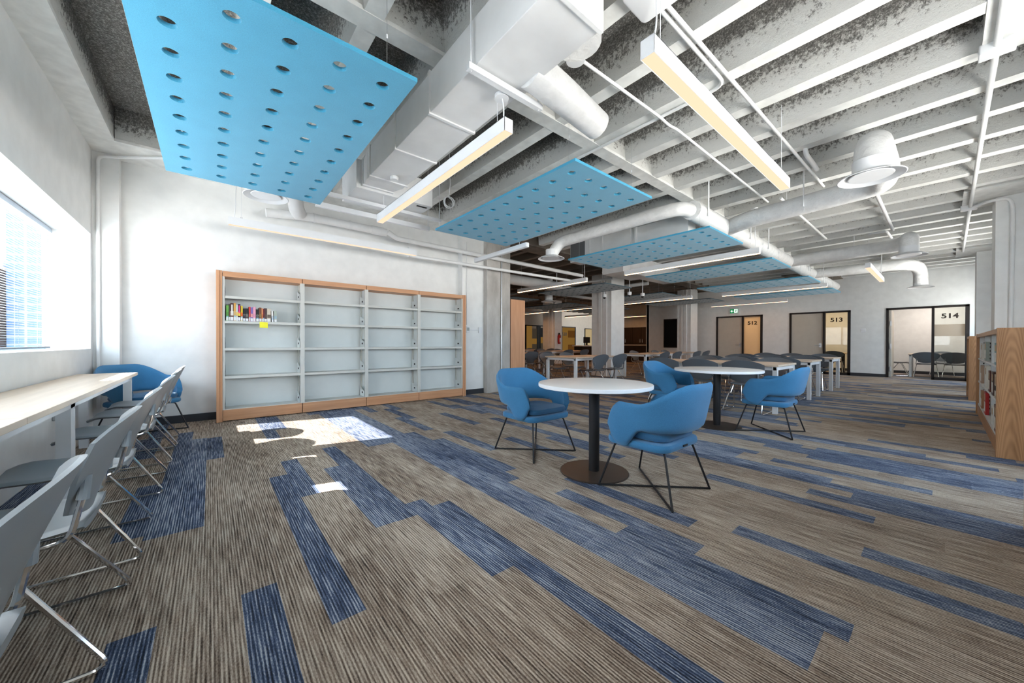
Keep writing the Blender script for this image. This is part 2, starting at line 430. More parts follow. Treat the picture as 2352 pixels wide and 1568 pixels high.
# far wall with the three numbered rooms
mb = MB()
segs = [(-1.5, -.45), (1.18, 2.0), (3.65, 4.49), (6.15, 9.3)]
for a, b in segs: mb.box(XF, XF+.14, a, b, 0, 2.17, WHITE)
mb.box(XF, XF+.14, -1.5, 9.3, 2.17, ZT, WHITE)
struct(mb, 'wall_far')
mb = MB()
for a, b in segs: mb.box(XF-.012, XF, max(a, -1.2), b, 0, .1, BASEB)
mb.box(19.05, 19.06, -1.3, 6.5, 0, .1, BASEB)
struct(mb, 'baseboard_far')
mb = MB()
mb.box(19.06, 19.2, -1.5, 6.6, 0, 3.0, WHITE); mb.box(XF+.14, 19.2, -1.5, 6.6, 2.75, 2.85, WHITE)
for y in (-1.4, 1.55, 4.05, 6.45): mb.box(XF+.14, 19.2, y, y+.1, 0, 2.8, WHITE)
struct(mb, 'wall_rooms')

def text(s, size, parent, mat, M_, name='room_number', wide=1.15):
    cu = bpy.data.curves.new(name, 'FONT'); cu.body = s; cu.size = size; cu.align_x = 'CENTER'; cu.align_y = 'CENTER'; cu.extrude = .002; cu.offset = .006
    tmp = bpy.data.objects.new(name, cu); COL.objects.link(tmp); bpy.context.view_layer.update()
    me = bpy.data.meshes.new_from_object(tmp.evaluated_get(bpy.context.evaluated_depsgraph_get())); bpy.data.objects.remove(tmp)
    me.transform(Matrix.Diagonal((wide, 1, 1, 1))); me.materials.clear(); me.materials.append(mat)
    o = bpy.data.objects.new(name, me); COL.objects.link(o); o.parent = parent; o.matrix_local = M_
    return o
# +x of lettering runs along -Y, facing -X
LET = Matrix(((0, 0, -1), (-1, 0, 0), (0, 1, 0))).to_4x4()
def door_unit(n, y0, ym, y1, num, leaf, glass, isopen=False):
    # y1 > ym > y0 : leaf between ym and y1, sidelight between y0 and ym
    fr = MB(); w = .055; x0, x1 = XF-.02, XF+.15
    fr.box(x0, x1, y1-w, y1, 0, 2.17, FRAME).box(x0, x1, ym-w/2, ym+w/2, 0, 2.17, FRAME).box(x0, x1, y0, y0+w*1.4, 0, 2.17, FRAME)
    fr.box(x0, x1, y0, y1, 2.17-w, 2.17, FRAME).box(x0, x1, y0, ym, 0, .08, FRAME)
    d = struct(fr, 'door_%d' % n)
    g = MB().box(XF+.05, XF+.06, y0+w*1.4, ym-w/2, .08, 2.17-w, glass).build('sidelight_glass', d)
    if glass is GLASS_I and num == '514': MB().box(XF+.047, XF+.049, y0+w*1.4, ym-w/2, 1.28, 1.62, FROST).build('frosted_band', d)
    m = LET.copy(); m.translation = Vector((XF+.038, (y0+ym)/2+.02, 1.86)); text(num, .19, d, INK, m)
    if leaf:
        if not isopen:
            lf = MB().box(XF+.03, XF+.08, ym+w/2, y1-w, .01, 2.17-w, DOORM).build('door_leaf', d)
            h = MB().box(XF+.018, XF+.03, ym+.07, ym+.14, .93, 1.07, STEEL); h.tube(fillet([(XF+.02, ym+.105, 1.0), (XF-.03, ym+.105, 1.0), (XF-.03, ym+.25, 1.0)], .02), .011, STEEL)
            h.build('lever_handle', lf)
        else:
            lf = MB().box(XF+.15, XF+1.05, y1-w-.05, y1-w, .01, 2.17-w, DOORM).build('door_leaf', d)
            h = MB().box(XF+.10, XF+.16, y1-w-.055, y1-w-.02, 1.62, 1.78, STEEL).box(XF+.10, XF+.16, y1-w-.055, y1-w-.02, .9, 1.06, STEEL).box(XF+.10, XF+.16, y1-w-.055, y1-w-.02, .2, .34, STEEL)
            h.build('hinge', lf)
    return d
door_unit(1, 4.49, 5.17, 6.15, '512', True, FROST); door_unit(2, 2.0, 2.68, 3.65, '513', True, GLASS_I); door_unit(3, -.45, .22, 1.18, '514', True, GLASS_I, True)

# dark rear zone: walls, doors, glazed office, kitchen
YR = 17.0
struct(MB().box(4.2, 26, YR, YR+.2, 0, ZT, paint('beige_wall_paint', (.58, .51, .43), .6)), 'wall_rear')
struct(MB().box(25, 25.2, 9, YR, 0, ZT, WHITE), 'wall_end')
mb = MB(); mb.box(19.0, 19.2, 9.3, 14.0, 1.98, ZT, WHITE); mb.box(XF, 19.2, 9.2, 9.34, 0, ZT, WHITE); struct(mb, 'wall_kitchen')
w = struct(MB().box(XF-.012, XF-.004, 7.82, 8.40, .90, 2.14, paint('black_glass', (.006, .006, .008), .06)), 'window_9')
MB().box(XF-.03, XF, 7.78, 7.82, .86, 2.18, FRAME).box(XF-.03, XF, 8.4, 8.44, .86, 2.18, FRAME).box(XF-.03, XF, 7.82, 8.4, .86, .9, FRAME).box(XF-.03, XF, 7.82, 8.4, 2.14, 2.18, FRAME).build('window_frame', w)
def rear_door(n, x0, x1, panes, num=None):
    fr = MB(); h = 2.22; y0, y1 = YR-.06, YR+.01
    fr.box(x0, x1, y0, y1, h-.07, h, FRAME).box(x0, x0+.09, y0, y1, 0, h, FRAME).box(x1-.09, x1, y0, y1, 0, h, FRAME)
    d = struct(fr, 'door_%d' % n)
    for (a, b, z0, z1, m) in panes: MB().box(a, b, YR-.03, YR-.02, z0, z1, m).build('glass_panel', d)
    if num:
        m_ = Matrix(((1, 0, 0), (0, 0, -1), (0, 1, 0))).to_4x4(); m_.translation = Vector((x0+.32, YR-.035, 1.68)); text(num, .3, d, INK, m_)
    return d
AM2 = emit('lit_amber_room', (.62, .32, .07), .20); AM3 = emit('lit_brown_room', (.35, .14, .03), .18); AM4 = emit('dim_grey_room', (.10, .075, .05), .3)
rear_door(4, 15.25, 16.35, [(15.34, 15.85, 0, 2.15, AM2), (15.85, 16.26, 1.35, 2.0, AM4), (15.85, 16.26, 0, 1.0, AM4), (15.85, 16.26, 1.0, 1.35, AM2)])
rear_door(5, 16.35, 17.6, [(16.44, 16.62, 0, 2.15, SLOT), (16.62, 17.1, 1.45, 2.05, SLOT), (16.62, 17.1, 1.05, 1.45, AM2), (16.62, 17.1, 0, 1.05, AM4), (17.1, 17.51, 0, 2.15, AM2)])
rear_door(6, 18.6, 20.1, [(18.69, 19.3, 0, 2.15, AM2), (19.3, 20.01, 1.45, 1.95, AM3), (19.3, 20.01, 1.95, 2.15, AM2), (19.3, 20.01, .95, 1.45, AM2), (19.3, 20.01, 0, .95, AM3)], '520')
w = struct(MB().box(21.2, 22.6, YR-.03, YR-.02, .9, 2.1, emit('lit_office_window', (.5, .38, .2), .6)), 'window_10')
MB().box(21.15, 21.2, YR-.05, YR, .85, 2.15, FRAME).box(21.15, 22.65, YR-.05, YR, 2.1, 2.15, FRAME).box(22.6, 22.65, YR-.05, YR, .85, 2.15, FRAME).build('window_frame', w)
t = thing('kitchen_cabinet', 'tall dark wood kitchen cabinet wall in the recess beyond the white columns', 'cabinet', (18.9, 11.6, 0))
MB().box(-.05, .5, -2.2, 2.3, 0, 1.98, DCAB).build('body', t)
for k in range(8):
    y = -2.18 + .55*k
    dr = MB().box(-.075, -.052, y, y+.53, 1.02, 1.95, DCAB).build('door', t)
    MB().tube([(-.095, y+(.47 if k % 2 == 0 else .06), 1.1), (-.095, y+(.47 if k % 2 == 0 else .06), 1.3)], .012, STEEL, 6).build('handle', dr)
t = thing('kitchen_counter', 'dark kitchen counter with white top in front of the dark cabinet wall', 'counter', (18.2, 11.4, 0))
MB().box(-.3, .3, -1.6, 1.5, 0, .94, DCAB).build('body', t); MB().box(-.34, .34, -1.65, 1.55, .94, .98, WTOP).build('worktop', t)
t = thing('reception_desk', 'dark reception desk with white top beyond the ribbed white column', 'desk', (17.3, 13.3, 0))
MB().box(-1.3, 1.3, -.3, .3, 0, .88, DCAB).build('body', t); MB().box(-1.42, 1.4, -.36, .36, .88, .93, WTOP).build('worktop', t)
t = thing('computer_monitor', 'black computer monitor standing on the reception desk', 'monitor', (16.75, 13.3, .93))
MB().box(-.28, .28, -.02, .02, .14, .48, BLACK).build('screen', t); MB().box(-.04, .04, -.03, .03, 0, .14, BLACK).box(-.12, .12, -.09, .09, 0, .015, BLACK).build('stand', t)

# ------------------------------------------------------------------ outside
GB = NT('blue_curtain_wall'); _p = GB.obj(); _b = GB.n('ShaderNodeTexBrick'); GB.l(GB.scale(_p, (1, 1, 1)), _b.inputs['Vector'])
_sx = GB.n('ShaderNodeSeparateXYZ'); GB.l(_p, _sx.inputs[0]); _c = GB.n('ShaderNodeCombineXYZ'); GB.l(GB.math('ADD', _sx.outputs[0], _sx.outputs[1]), _c.inputs[0]); GB.l(_sx.outputs[2], _c.inputs[1]); GB.l(_c.outputs[0], _b.inputs['Vector'])
_b.offset = 0; _b.inputs['Scale'].default_value = .55; _b.inputs['Mortar Size'].default_value = .03
_b.inputs['Color1'].default_value = (.003, .024, .085, 1); _b.inputs['Color2'].default_value = (.008, .042, .12, 1); _b.inputs['Mortar'].default_value = (.05, .06, .07, 1)
GBM = GB.bsdf(_b.outputs[0], .3)
BR = NT('red_brick_facade'); _p = BR.obj(); _sx = BR.n('ShaderNodeSeparateXYZ'); BR.l(_p, _sx.inputs[0]); _c = BR.n('ShaderNodeCombineXYZ'); BR.l(BR.math('ADD', _sx.outputs[0], _sx.outputs[1]), _c.inputs[0]); BR.l(_sx.outputs[2], _c.inputs[1])
_b = BR.n('ShaderNodeTexBrick'); BR.l(_c.outputs[0], _b.inputs['Vector']); _b.inputs['Scale'].default_value = 2.
_b.inputs['Color1'].default_value = (.10, .06, .062, 1); _b.inputs['Color2'].default_value = (.12, .075, .075, 1); _b.inputs['Mortar'].default_value = (.045, .036, .035, 1)
BRM = BR.bsdf(_b.outputs[0], .8)
def building(name, label, x0, x1, y0, y1, z0, z1, m):
    t = thing(name, label, 'building', ((x0+x1)/2, (y0+y1)/2, z0))
    w, d, h = (x1-x0)/2, (y1-y0)/2, z1-z0
    MB().box(-w, w, -d, d, 0, h, m).build('facade', t); MB().box(-w-.2, w+.2, -d-.2, d+.2, h, h+.4, WHITE_B).build('roof', t)
building('office_tower', 'blue glass office tower outside, seen through the open blind', -8.6, -5.2, 33, 40, -15, 24, GBM)
building('sky_blocker', 'unseen grey block added across the street to cut window light', -34, -22, -30, 24, -15, 9.5, paint('grey_render', (.34, .34, .35), .8))  # out of view, added to hold back sky light entering the first window
building('brick_building', 'reddish brick building outside, seen low through the open blind', -17, -9.0, 30, 40, -15, 5.2, BRM)

# ------------------------------------------------------------------ furniture: grey sled chair
def sled_chair(GREYP):
    t = thing('sled_chair', '', 'chair')
    def zt(u): return .803-.055*u*u-.012*abs(u)**6
    def shell(off):
        def fn(a, v):
            u = a*2-1; q = min(1, v/.80); q = q*q*(3-2*q); w = .165+.118*q
            z0 = .462+.03*u*u
            z = z0+(zt(u)-z0)*v
            y = -.175-.125*v**1.15+.075*u*u*(.35+.65*v)
            return (u*w, y+off, z)
        return fn
    mb = MB(); nu, nv = 16, 10
    mb.grid(shell(.006), nu, nv, GREYP)
    o1 = [shell(-.006)(i/nu, j/nv) for j in range(nv+1) for i in range(nu+1)]
    mb.add(o1, [(j*(nu+1)+i, (j+1)*(nu+1)+i, (j+1)*(nu+1)+i+1, j*(nu+1)+i+1) for j in range(nv) for i in range(nu)], GREYP, True)
    n1 = (nu+1)*(nv+1); rim = [i for i in range(nu+1)] + [j*(nu+1)+nu for j in range(1, nv+1)] + [nv*(nu+1)+i for i in range(nu-1, -1, -1)] + [j*(nu+1) for j in range(nv-1, 0, -1)]
    for k in range(len(rim)):
        a, b = rim[k], rim[(k+1) % len(rim)]; mb.f.append([a, a+n1, b+n1, b]); mb.mi.append(0); mb.sm.append(True)
    mb.build('backrest', t, angle=60)
    # seat: dished pad with a waterfall front
    mb = MB()
    def seat(sgn):
        def fn(a, v):
            u = a*2-1; y = -.19+.44*v; w = .225*(1-.16*(1-v)**2-.10*max(0, v-.75)**2*16*.5)
            k = (1-(1-min(1, (1-abs(u))*5))**2)
            z = .435+.018*u*u-.012*math.sin(PI*v)-.03*max(0, v-.8)**2*25 + (sgn*.011*k)
            return (u*w, y, z)
        return fn
    mb.grid(seat(1), 14, 12, GREYP)
    o2 = [seat(-1)(i/14, j/12) for j in range(13) for i in range(15)]
    mb.add(o2, [(j*15+i, (j+1)*15+i, (j+1)*15+i+1, j*15+i+1) for j in range(12) for i in range(14)], GREYP, True)
    n1 = 15*13; rim = [i for i in range(15)] + [j*15+14 for j in range(1, 13)] + [12*15+i for i in range(13, -1, -1)] + [j*15 for j in range(11, 0, -1)]
    for k in range(len(rim)):
        a, b = rim[k], rim[(k+1) % len(rim)]; mb.f.append([a, a+n1, b+n1, b]); mb.mi.append(0); mb.sm.append(True)
    mb.build('seat', t, angle=60)
    for sx in (-1, 1):
        p = fillet([(sx*.185, .05, .415), (sx*.205, .06, .405), (sx*.262, .235, .010), (sx*.262, -.26, .010), (sx*.205, -.02, .405), (sx*.185, -.01, .415)], .045)
        MB().tube(p, .0085, CHROME, 8).build('sled_leg', t)
        p = fillet([(sx*.10, .02, .412), (sx*.205, -.02, .412), (sx*.212, -.165, .425), (sx*.192, -.195, .58)], .04)
        m = MB().tube(p, .0085, CHROME, 8); m.tube([(sx*.1945, -.190, .545), (sx*.190, -.198, .62)], [.016, .013], GREYP, 10)
        m.build('back_post', t)
    MB().tube([(-.19, .02, .412), (.19, .02, .412)], .0085, CHROME, 6).build('cross_bar', t)
    return t
def sled(label, x, y, rz, group): return place('sled_window_lit' if 'counter' in label else 'sled', lambda: sled_chair(GREYP_LIT if 'counter' in label else GREYP), label, (x, y, 0), rz, group)

# blue upholstered armchair on a black wire base
def armchair():
    t = thing('armchair', '', 'armchair')
    def sstep(x): x = max(0, min(1, x)); return x*x*(3-2*x)
    def plan(a):
        # U path from front end of one arm round the back to the other; a in [-1,1]
        th = a*math.radians(128)
        x = math.sin(th); y = -math.cos(th); k = 2.7
        d = (abs(x)**k+abs(y)**k)**(-1/k)
        return x*d*.285, y*d*.275-.005
    def zt(a): return .648+.142*(1-sstep((abs(a)-.18)/.46))
    def zb(a):
        q = abs(a); return .468-.02*math.cos(a*2)*0 - .125*sstep((q-.60)/.22)
    NA, NS = 64, 14
    def pt(a, c):
        # closed section: c in [0,1) round the band
        q = abs(a); zb_, zt_ = zb(a), zt(a)
        e = max(0., (q-.80)/.20); zm = (zt_+zb_)/2; k2 = math.sqrt(max(0, 1-e**4)); zt_ = zm+(zt_-zm)*max(.12, k2); zb_ = zm-(zm-zb_)*max(.35, k2)
        x, y = plan(a); L = math.hypot(x, y); nx, ny = x/L, y/L
        th = .024
        if c < .5: s, side = c*2, -1
        else: s, side = 2-c*2, 1
        z = zb_+(zt_-zb_)*s; bulge = math.sqrt(max(0, 1-(2*s-1)**6))
        lean = (z-.46)*(.20 if q < .5 else .20-.22*min(1, (q-.5)/.4))
        fr = .018*math.sin(PI*s)*e     # rounded arm nose
        return (x+nx*(lean+side*th*bulge), y+ny*(lean+side*th*bulge)+fr, z)
    mb = MB(); vs = []; fs = []
    for i in range(NA+1):
        a = math.sin(PI/2*(-1+2*i/NA))
        for j in range(NS*2): vs.append(pt(a, j/(NS*2)))
    W = NS*2
    for i in range(NA):
        for j in range(W): fs.append((i*W+j, (i+1)*W+j, (i+1)*W+(j+1) % W, i*W+(j+1) % W))
    fs.append(tuple(range(W))); fs.append(tuple(NA*W+j for j in range(W-1, -1, -1)))
    mb.add(vs, fs, BLUE, True); mb.build('backrest', t, angle=70)
    MB().rbox(-.265, .265, -.225, .245, .335, .392, .09, BLUE, 6, .02).build('seat', t)
    c = MB().rbox(-.235, .235, -.205, .235, .396, .452, .09, BLUE_C, 6, .024).build('seat_cushion', t)
    MB().box(-.03, .03, -.232, -.222, .355, .366, BLACK).build('zip_pull', t)
    r = .0075
    for sx in (-1, 1):
        for s2 in (-1, 1):
            p = fillet([(sx*.13, s2*.12, .330), (sx*.20, s2*.185, .328), (sx*.277, s2*.277, .009)], .02)
            MB().tube(p, r, BLACK, 8).build('leg', t)
    for sx in (-1, 1): MB().tube([(-.277, -.277*sx, .009+(.0 if sx > 0 else .004)), (.277, .277*sx, .009+(.0 if sx > 0 else .004))], r, BLACK, 8).build('floor_rod', t)
    return t
def arm(label, x, y, rz): return place('arm', armchair, label, (x, y, 0), rz, 'blue upholstered armchairs')

arm('blue armchair between the round white table and the bookcase, showing its open front', 2.43, 2.56, PI)
arm('blue armchair with its back to the camera at the closer round table', 2.47, 1.35, 0)
arm('blue armchair seen from behind at the second round table, by the open carpet', 5.13, 1.33, 0)
arm('blue armchair facing us across the second round table, before the long tables', 5.05, 2.50, PI)
arm('blue armchair turned diagonally in the corner beyond the window counter', -.60, 5.93, math.radians(-138))

def round_table(label, x, y, r):
    t = thing('round_table', label, 'table', (x, y, 0), 0, 'round white pedestal tables')
    m = MB(); m.lathe([(r-.004, .697), (r, .701), (r, .723), (r-.003, .727)], WEDGE, seg=64); m.lathe([(.001, .7272), (r-.004, .7272), (r-.003, .7268)], WTOP, seg=64, caps=False)
    m.build('tabletop', t)
    MB().lathe([(.0425, .012), (.0425, .697)], BLACK, seg=32).build('pedestal', t)
    MB().lathe([(.275, .0), (.275, .006), (.27, .010), (.05, .013)], BRONZE, seg=56).build('base', t)
round_table('round white table on a black pedestal between two blue armchairs, nearer the bookcase', 2.41, 1.835, .455)
round_table('second round white table on a black pedestal, in front of the long tables', 4.97, 1.86, .50)

def long_table(label, x0, x1, y0, y1, h=.735, group='long pale wood tables'):
    cx, cy_ = (x0+x1)/2, (y0+y1)/2; w, d = (x1-x0)/2, (y1-y0)/2
    t = thing('long_table', label, 'table', (cx, cy_, 0), 0, group)
    MB().box(-w, w, -d, d, h-.03, h, ASH).build('tabletop', t, bevel=.002)
    b = .03
    f = MB()
    for s in (-1, 1):
        f.box(-w+.02, w-.02, s*(d-.05)-.02, s*(d-.05)+.02, h-.085, h-.038, WMET)
        f.box(s*(w-.05)-.02, s*(w-.05)+.02, -d+.03, d-.03, h-.085, h-.038, WMET)
    f.build('apron_frame', t)
    for sx in (-1, 1):
        for s2 in (-1, 1):
            MB().box(sx*(w-.05)-b, sx*(w-.05)+b, s2*(d-.05)-b, s2*(d-.05)+b, 0, h-.031, WMET).build('leg', t)
    return t
# counter along the windows
t = thing('window_counter', 'long pale wood counter table with white legs under the window', 'table', (-.87, 2.3, 0))
MB().box(-.155, .27, -3.2, 0.2, .70, .73, ASH).box(-.155, .27, .204, 3.25, .70, .73, ASH).build('tabletop', t, bevel=.002)
MB().box(-.12, .23, -3.15, 3.20, .655, .70, WMET).build('apron_frame', t)
for y in (3.19, 1.08, -.83):
    for x in (-.10, .20): MB().box(x-.03, x+.03, y-.045 if y < 3 else y-.028, y+.045 if y < 3 else y+.028, 0, .70, WMET).build('leg', t)
wl = ['slate grey sled chair at the window counter, closest to the camera', 'slate grey sled chair at the window counter, fifth from the corner armchair', 'slate grey sled chair at the window counter, fourth from the corner armchair', 'slate grey sled chair at the window counter, third from the corner armchair', 'slate grey sled chair at the window counter, second from the corner armchair', 'slate grey sled chair at the window counter, first from the corner armchair']
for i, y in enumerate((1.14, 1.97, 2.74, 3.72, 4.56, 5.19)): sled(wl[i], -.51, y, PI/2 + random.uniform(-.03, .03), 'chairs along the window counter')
# three long tables beyond the round tables
nm = ['first long table, just behind the second round table', 'middle one of the three parallel long tables', 'third long table, closest to rooms 512 and 513']
rows = [(6.47, 7.42), (8.58, 9.38), (10.60, 11.44)]
ords = ['open carpet end', 'middle seat', 'dim reading area end']
for i, (x0, x1) in enumerate(rows):
    long_table('pale wood table with white legs, ' + nm[i], x0-.03, x1+.03, 1.57, 3.62)
    for s, side in ((-1, 'near side'), (1, 'door side')):
        for k, y in enumerate((1.965, 2.575, 3.185)):
            x = x0+.0 if s < 0 else x1-.0
            sled('slate grey chair, %s of the %s long table, %s' % (side, ['first', 'middle', 'third'][i], ords[k]), x - .10 if s < 0 else x + .10, y+random.uniform(-.015, .015), -PI/2 if s < 0 else PI/2, 'chairs at the three long tables')
# tables of the dim reading area
dims = [('before the ribbed white column', 6.32, 7.95, 5.32, 6.3), ('beside the tall oak shelving', 7.0, 8.3, 8.25, 9.2), ('beyond the ribbed white column', 10.05, 11.75, 5.75, 6.55), ('before the slim far column', 12.4, 14.0, 5.8, 6.6), ('in the middle of the dim area', 10.4, 12.6, 10.0, 10.8), ('before the fire extinguisher column', 11.3, 13.0, 12.5, 13.2)]
for q, (lab, x0, x1, y0, y1) in enumerate(dims):
    long_table('pale wood table with white legs ' + lab, x0, x1, y0, y1, group='long tables of the dim area')
    for s, sd in ((-1, 'front'), (1, 'rear')):
        for k in range(2):
            if q == 2 and s > 0 and k == 0: continue
            x = x0+(x1-x0)*(.27, .73)[k]
            sled('grey chair, %s side of table %s, %s' % (sd, lab, ('bookcase end', 'doors end')[k]), x, (y0-.02 if s < 0 else y1+.02)+s*.12, 0 if s < 0 else PI, 'chairs of the dim area')
# room 514 and 513 furniture
long_table('white topped table inside room 514', 17.25, 18.25, -.6, .75, group='tables inside the glazed rooms')
for lab, x, y, rz in (('grey chair inside room 514 by the open doorway, back to the glass', 17.1, .36, -PI/2), ('grey chair inside room 514, second along behind the glass', 17.1, -.21, -PI/2), ('grey chair inside room 514 at the far table end', 17.75, .98, PI), ('grey chair inside room 514 by the window end of the table', 17.7, -.85, 0), ('grey chair inside room 514 against the rear wall', 18.45, .05, PI/2)):
    sled(lab, x, y, rz, 'chairs inside the glazed rooms')
t = thing('pedestal_table', 'pale round table on black pedestal inside room 513', 'table', (17.6, 2.35, 0))
MB().lathe([(.5, .70), (.5, .73)], ASH, seg=40).build('tabletop', t); MB().lathe([(.05, 0), (.05, .7)], BLACK, seg=20).build('pedestal', t); MB().lathe([(.3, 0), (.3, .02)], BLACK, seg=32).build('base', t)
sled('dark chair inside room 513 at the round table', 16.95, 2.5, -PI/2, 'chairs inside the glazed rooms')

# ------------------------------------------------------------------ bookcase against the wall
BX0, BX1, BY0, BY1, BH = .06, 3.89, 6.10, 6.385, 2.0
t = thing('bookcase', 'long four-bay library bookcase with oak trim and grey steel shelves', 'bookcase', (BX0, BY0, 0))
W, D = BX1-BX0, BY1-BY0
ep = .06
for k, x in enumerate((0, W-ep)):
    m = MB().box(x, x+ep, .0, D, 0, BH, OAK_V)
    m.box(x+(-.004 if k == 0 else ep-.03), x+(.03 if k == 0 else ep+.004), -.012, .01, 0, BH, OAK_V)
    m.build('end_panel', t, bevel=.003)
bay = (W-2*ep)/4
for k in range(4):
    a = ep+bay*k; b = a+bay
    MB().box(a+.004, b-.004, .005, D-.01, BH-.075, BH-.005, OAK_H).build('top_rail', t, bevel=.002)
    MB().box(a+.004, b-.004, .005, .06, 0.012, .155, OAK_H).build('kick_rail', t, bevel=.002)
MB().box(ep, W-ep, D-.012, D-.004, .10, BH-.06, SHELF_P).build('back_panel', t)
for k in range(5):
    x = ep+bay*k
    m = MB(); m.box(x-.025, x+.025, .01, .045, .15 if 0 < k < 4 else .15, BH-.07, SHELF)
    m.box(x-.018, x+.018, D-.07, D-.015, .15, BH-.07, SHELF)
    m.box(x-.006, x+.006, .045, D-.05, .15, BH-.07, SHELF_P)
    if 0 < k < 4: m.box(x-.027, x+.027, .0, .012, .0, BH-.005, OAK_V) if False else m.box(x-.027, x+.027, .0, .01, .155, BH-.075, SHELF)
    m.build('upright', t)
levels = (.165, .602, .978, 1.342, 1.672)
for k in range(4):
    a = ep+bay*k+.027; b = ep+bay*(k+1)-.027
    for z in levels:
        s = MB().box(a, b, .015, D-.015, z-.006, z, SHELF).box(a, b, .012, .018, z-.034, z, SHELF).build('shelf', t)
        for x, sg in ((b, -1), (a, 1)):
            m = MB(); vs = [(x+sg*.004, .02, z), (x+sg*.004, D-.04, z), (x+sg*.004, D-.04, z+.145), (x+sg*.004, D-.10, z+.145), (x+sg*.004, .02, z+.085)]
            m.add(vs, [(0, 1, 2, 3, 4)], SHELF_P); m.add([(x+sg*.003, v[1], v[2]) for v in vs], [(4, 3, 2, 1, 0)], SHELF_P)
            m.box(min(x+sg*.004, x+sg*.007), max(x+sg*.004, x+sg*.007), .10, .15, z+.05, z+.075, SLOT)
            m.build('shelf_bracket', s)
# books on the second shelf from the top of the first bay: x0,x1 (pixels of the close-up), top, base colours
bk = [(147, 216, 245, (.16, .42, .08), (.10, .30, .06), 'bright green paperback'), (222, 262, 205, (.06, .05, .035), (.10, .05, .03), 'slim blackish brown book second from the oak end'), (262, 345, 185, (.10, .035, .03), (.70, .66, .58), 'brown book with bold white spine lettering'),
      (347, 410, 180, (.62, .33, .08), (.60, .40, .16), 'tall orange tan book'), (412, 455, 225, (.62, .72, .70), (.75, .50, .15), 'pale book with orange foot'), (458, 528, 205, (.05, .012, .025), (.75, .55, .05), 'black maroon book with pink and yellow lettering'),
      (534, 588, 250, (.66, .48, .03), (.75, .13, .02), 'yellow book with orange foot'), (592, 655, 325, (.018, .016, .02), (.05, .03, .06), 'short black book next to the yellow one'), (658, 745, 325, (.016, .016, .018), (.12, .11, .10), 'short black book with a pale ring on its spine'),
      (754, 798, 272, (.72, .06, .05), (.70, .12, .10), 'slim bright red book'), (801, 866, 285, (.22, .15, .42), (.70, .33, .32), 'purple book fading to pink'), (869, 942, 272, (.78, .36, .46), (.72, .30, .42), 'pink book'),
      (950, 1032, 340, (.015, .017, .017), (.10, .11, .11), 'black book beside the pink one, with a grey ring'), (1036, 1104, 285, (.16, .06, .03), (.22, .15, .05), 'brown book with gold spine lettering'), (1106, 1145, 300, (.75, .30, .12), (.60, .20, .06), 'slim orange book'),
      (1147, 1188, 318, (.16, .015, .02), (.12, .012, .015), 'slim dark red book'), (1190, 1258, 300, (.07, .035, .035), (.09, .05, .045), 'dark brown book leaning by the beige one'), (1262, 1372, 310, (.62, .55, .44), (.16, .12, .09), 'thick beige book with a portrait patterned spine'),
      (1385, 1440, 370, (.78, .76, .70), (.50, .55, .60), 'short white book near the end of the row'), (1446, 1525, 372, (.42, .48, .40), (.30, .42, .50), 'grey green book closing the row')]
sc = .000408
for i, (a, b, top, c1, c2, lab) in enumerate(bk):
    x0 = .099+(a-147)*sc; x1 = .099+(b-147)*sc-.001; base = 660+(a-147)*.026
    h = (base-top)/11.76*4.82/829; d = random.uniform(.13, .15); w = x1-x0; y0 = .035
    m = MB(); cm1, cm2 = cm(c1), cm(c2)
    z0 = .0005
    m.box(0, w, 0, d, z0, h, cm1)
    m.box(w*.04, w*.96, -.0008, 0, h*.30, h*.55, cm2)
    if i in (2, 5): m.box(w*.25, w*.75, -.0014, 0, h*.45, h*.92, cm((.75, .72, .66) if i == 2 else (.78, .05, .25)))
    if i in (7, 8, 12):
        ring = [(w/2+w*.33*math.cos(q*PI/8), -.001, h*.52+w*.33*math.sin(q*PI/8)) for q in range(16)]
        m.tube(ring, .0016, cm((.35, .33, .25)), 4, True)
    m.box(w*.05, w*.95, -.001, 0, .004, h*.22, cm((.80, .80, .80)))
    if i % 3 == 0: m.box(w*.1, w*.9, -.0012, 0, h*.22, h*.30, cm((.30, .55, .68)))
    m.box(.002, w-.002, d, d+.0005, .003, h-.003, cm((.75, .72, .65)))
    o = m.build('book', None, (BX0+x0, BY0+y0, 1.343)); tag(o, lab + ', upright on the bookcase shelf', 'book', 'books on the wall bookcase')
    if i in (18, 19): o.rotation_euler = (0, -.04, 0); o.location.x += .006*(i-17)
m = MB(); m.grid(lambda u, v: (-.048+.096*u, -.004-.006*math.sin(v*1.5), -.08*v+.004*u*-1), 4, 5, YEL); m.grid(lambda u, v: (-.048+.096*u, -.0035-.006*math.sin(v*1.5), -.08*v-.004*u), 4, 5, YEL)
tag(m.build('sticky_note', None, (BX0+.512, BY0+.011, 1.338)), 'yellow sticky note hanging on the shelf edge below the books', 'sticky note')

# tall shelving end by the concrete column
t = thing('tall_shelving', 'tall oak ended shelving standing behind the bare concrete column', 'bookcase', (5.09, 6.14, 0))
MB().box(0, .42, 0, .06, 0, 2.02, OAK_V).build('end_panel', t); MB().box(.02, .05, .06, 1.8, .05, 1.98, SHELF).build('back_panel', t)
MB().box(0, .42, 1.8, 1.86, 0, 2.02, OAK_V).build('end_panel', t)
for z in (.1, .5, .9, 1.3, 1.7): MB().box(.05, .40, .06, 1.8, z, z+.03, SHELF).build('shelf', t)

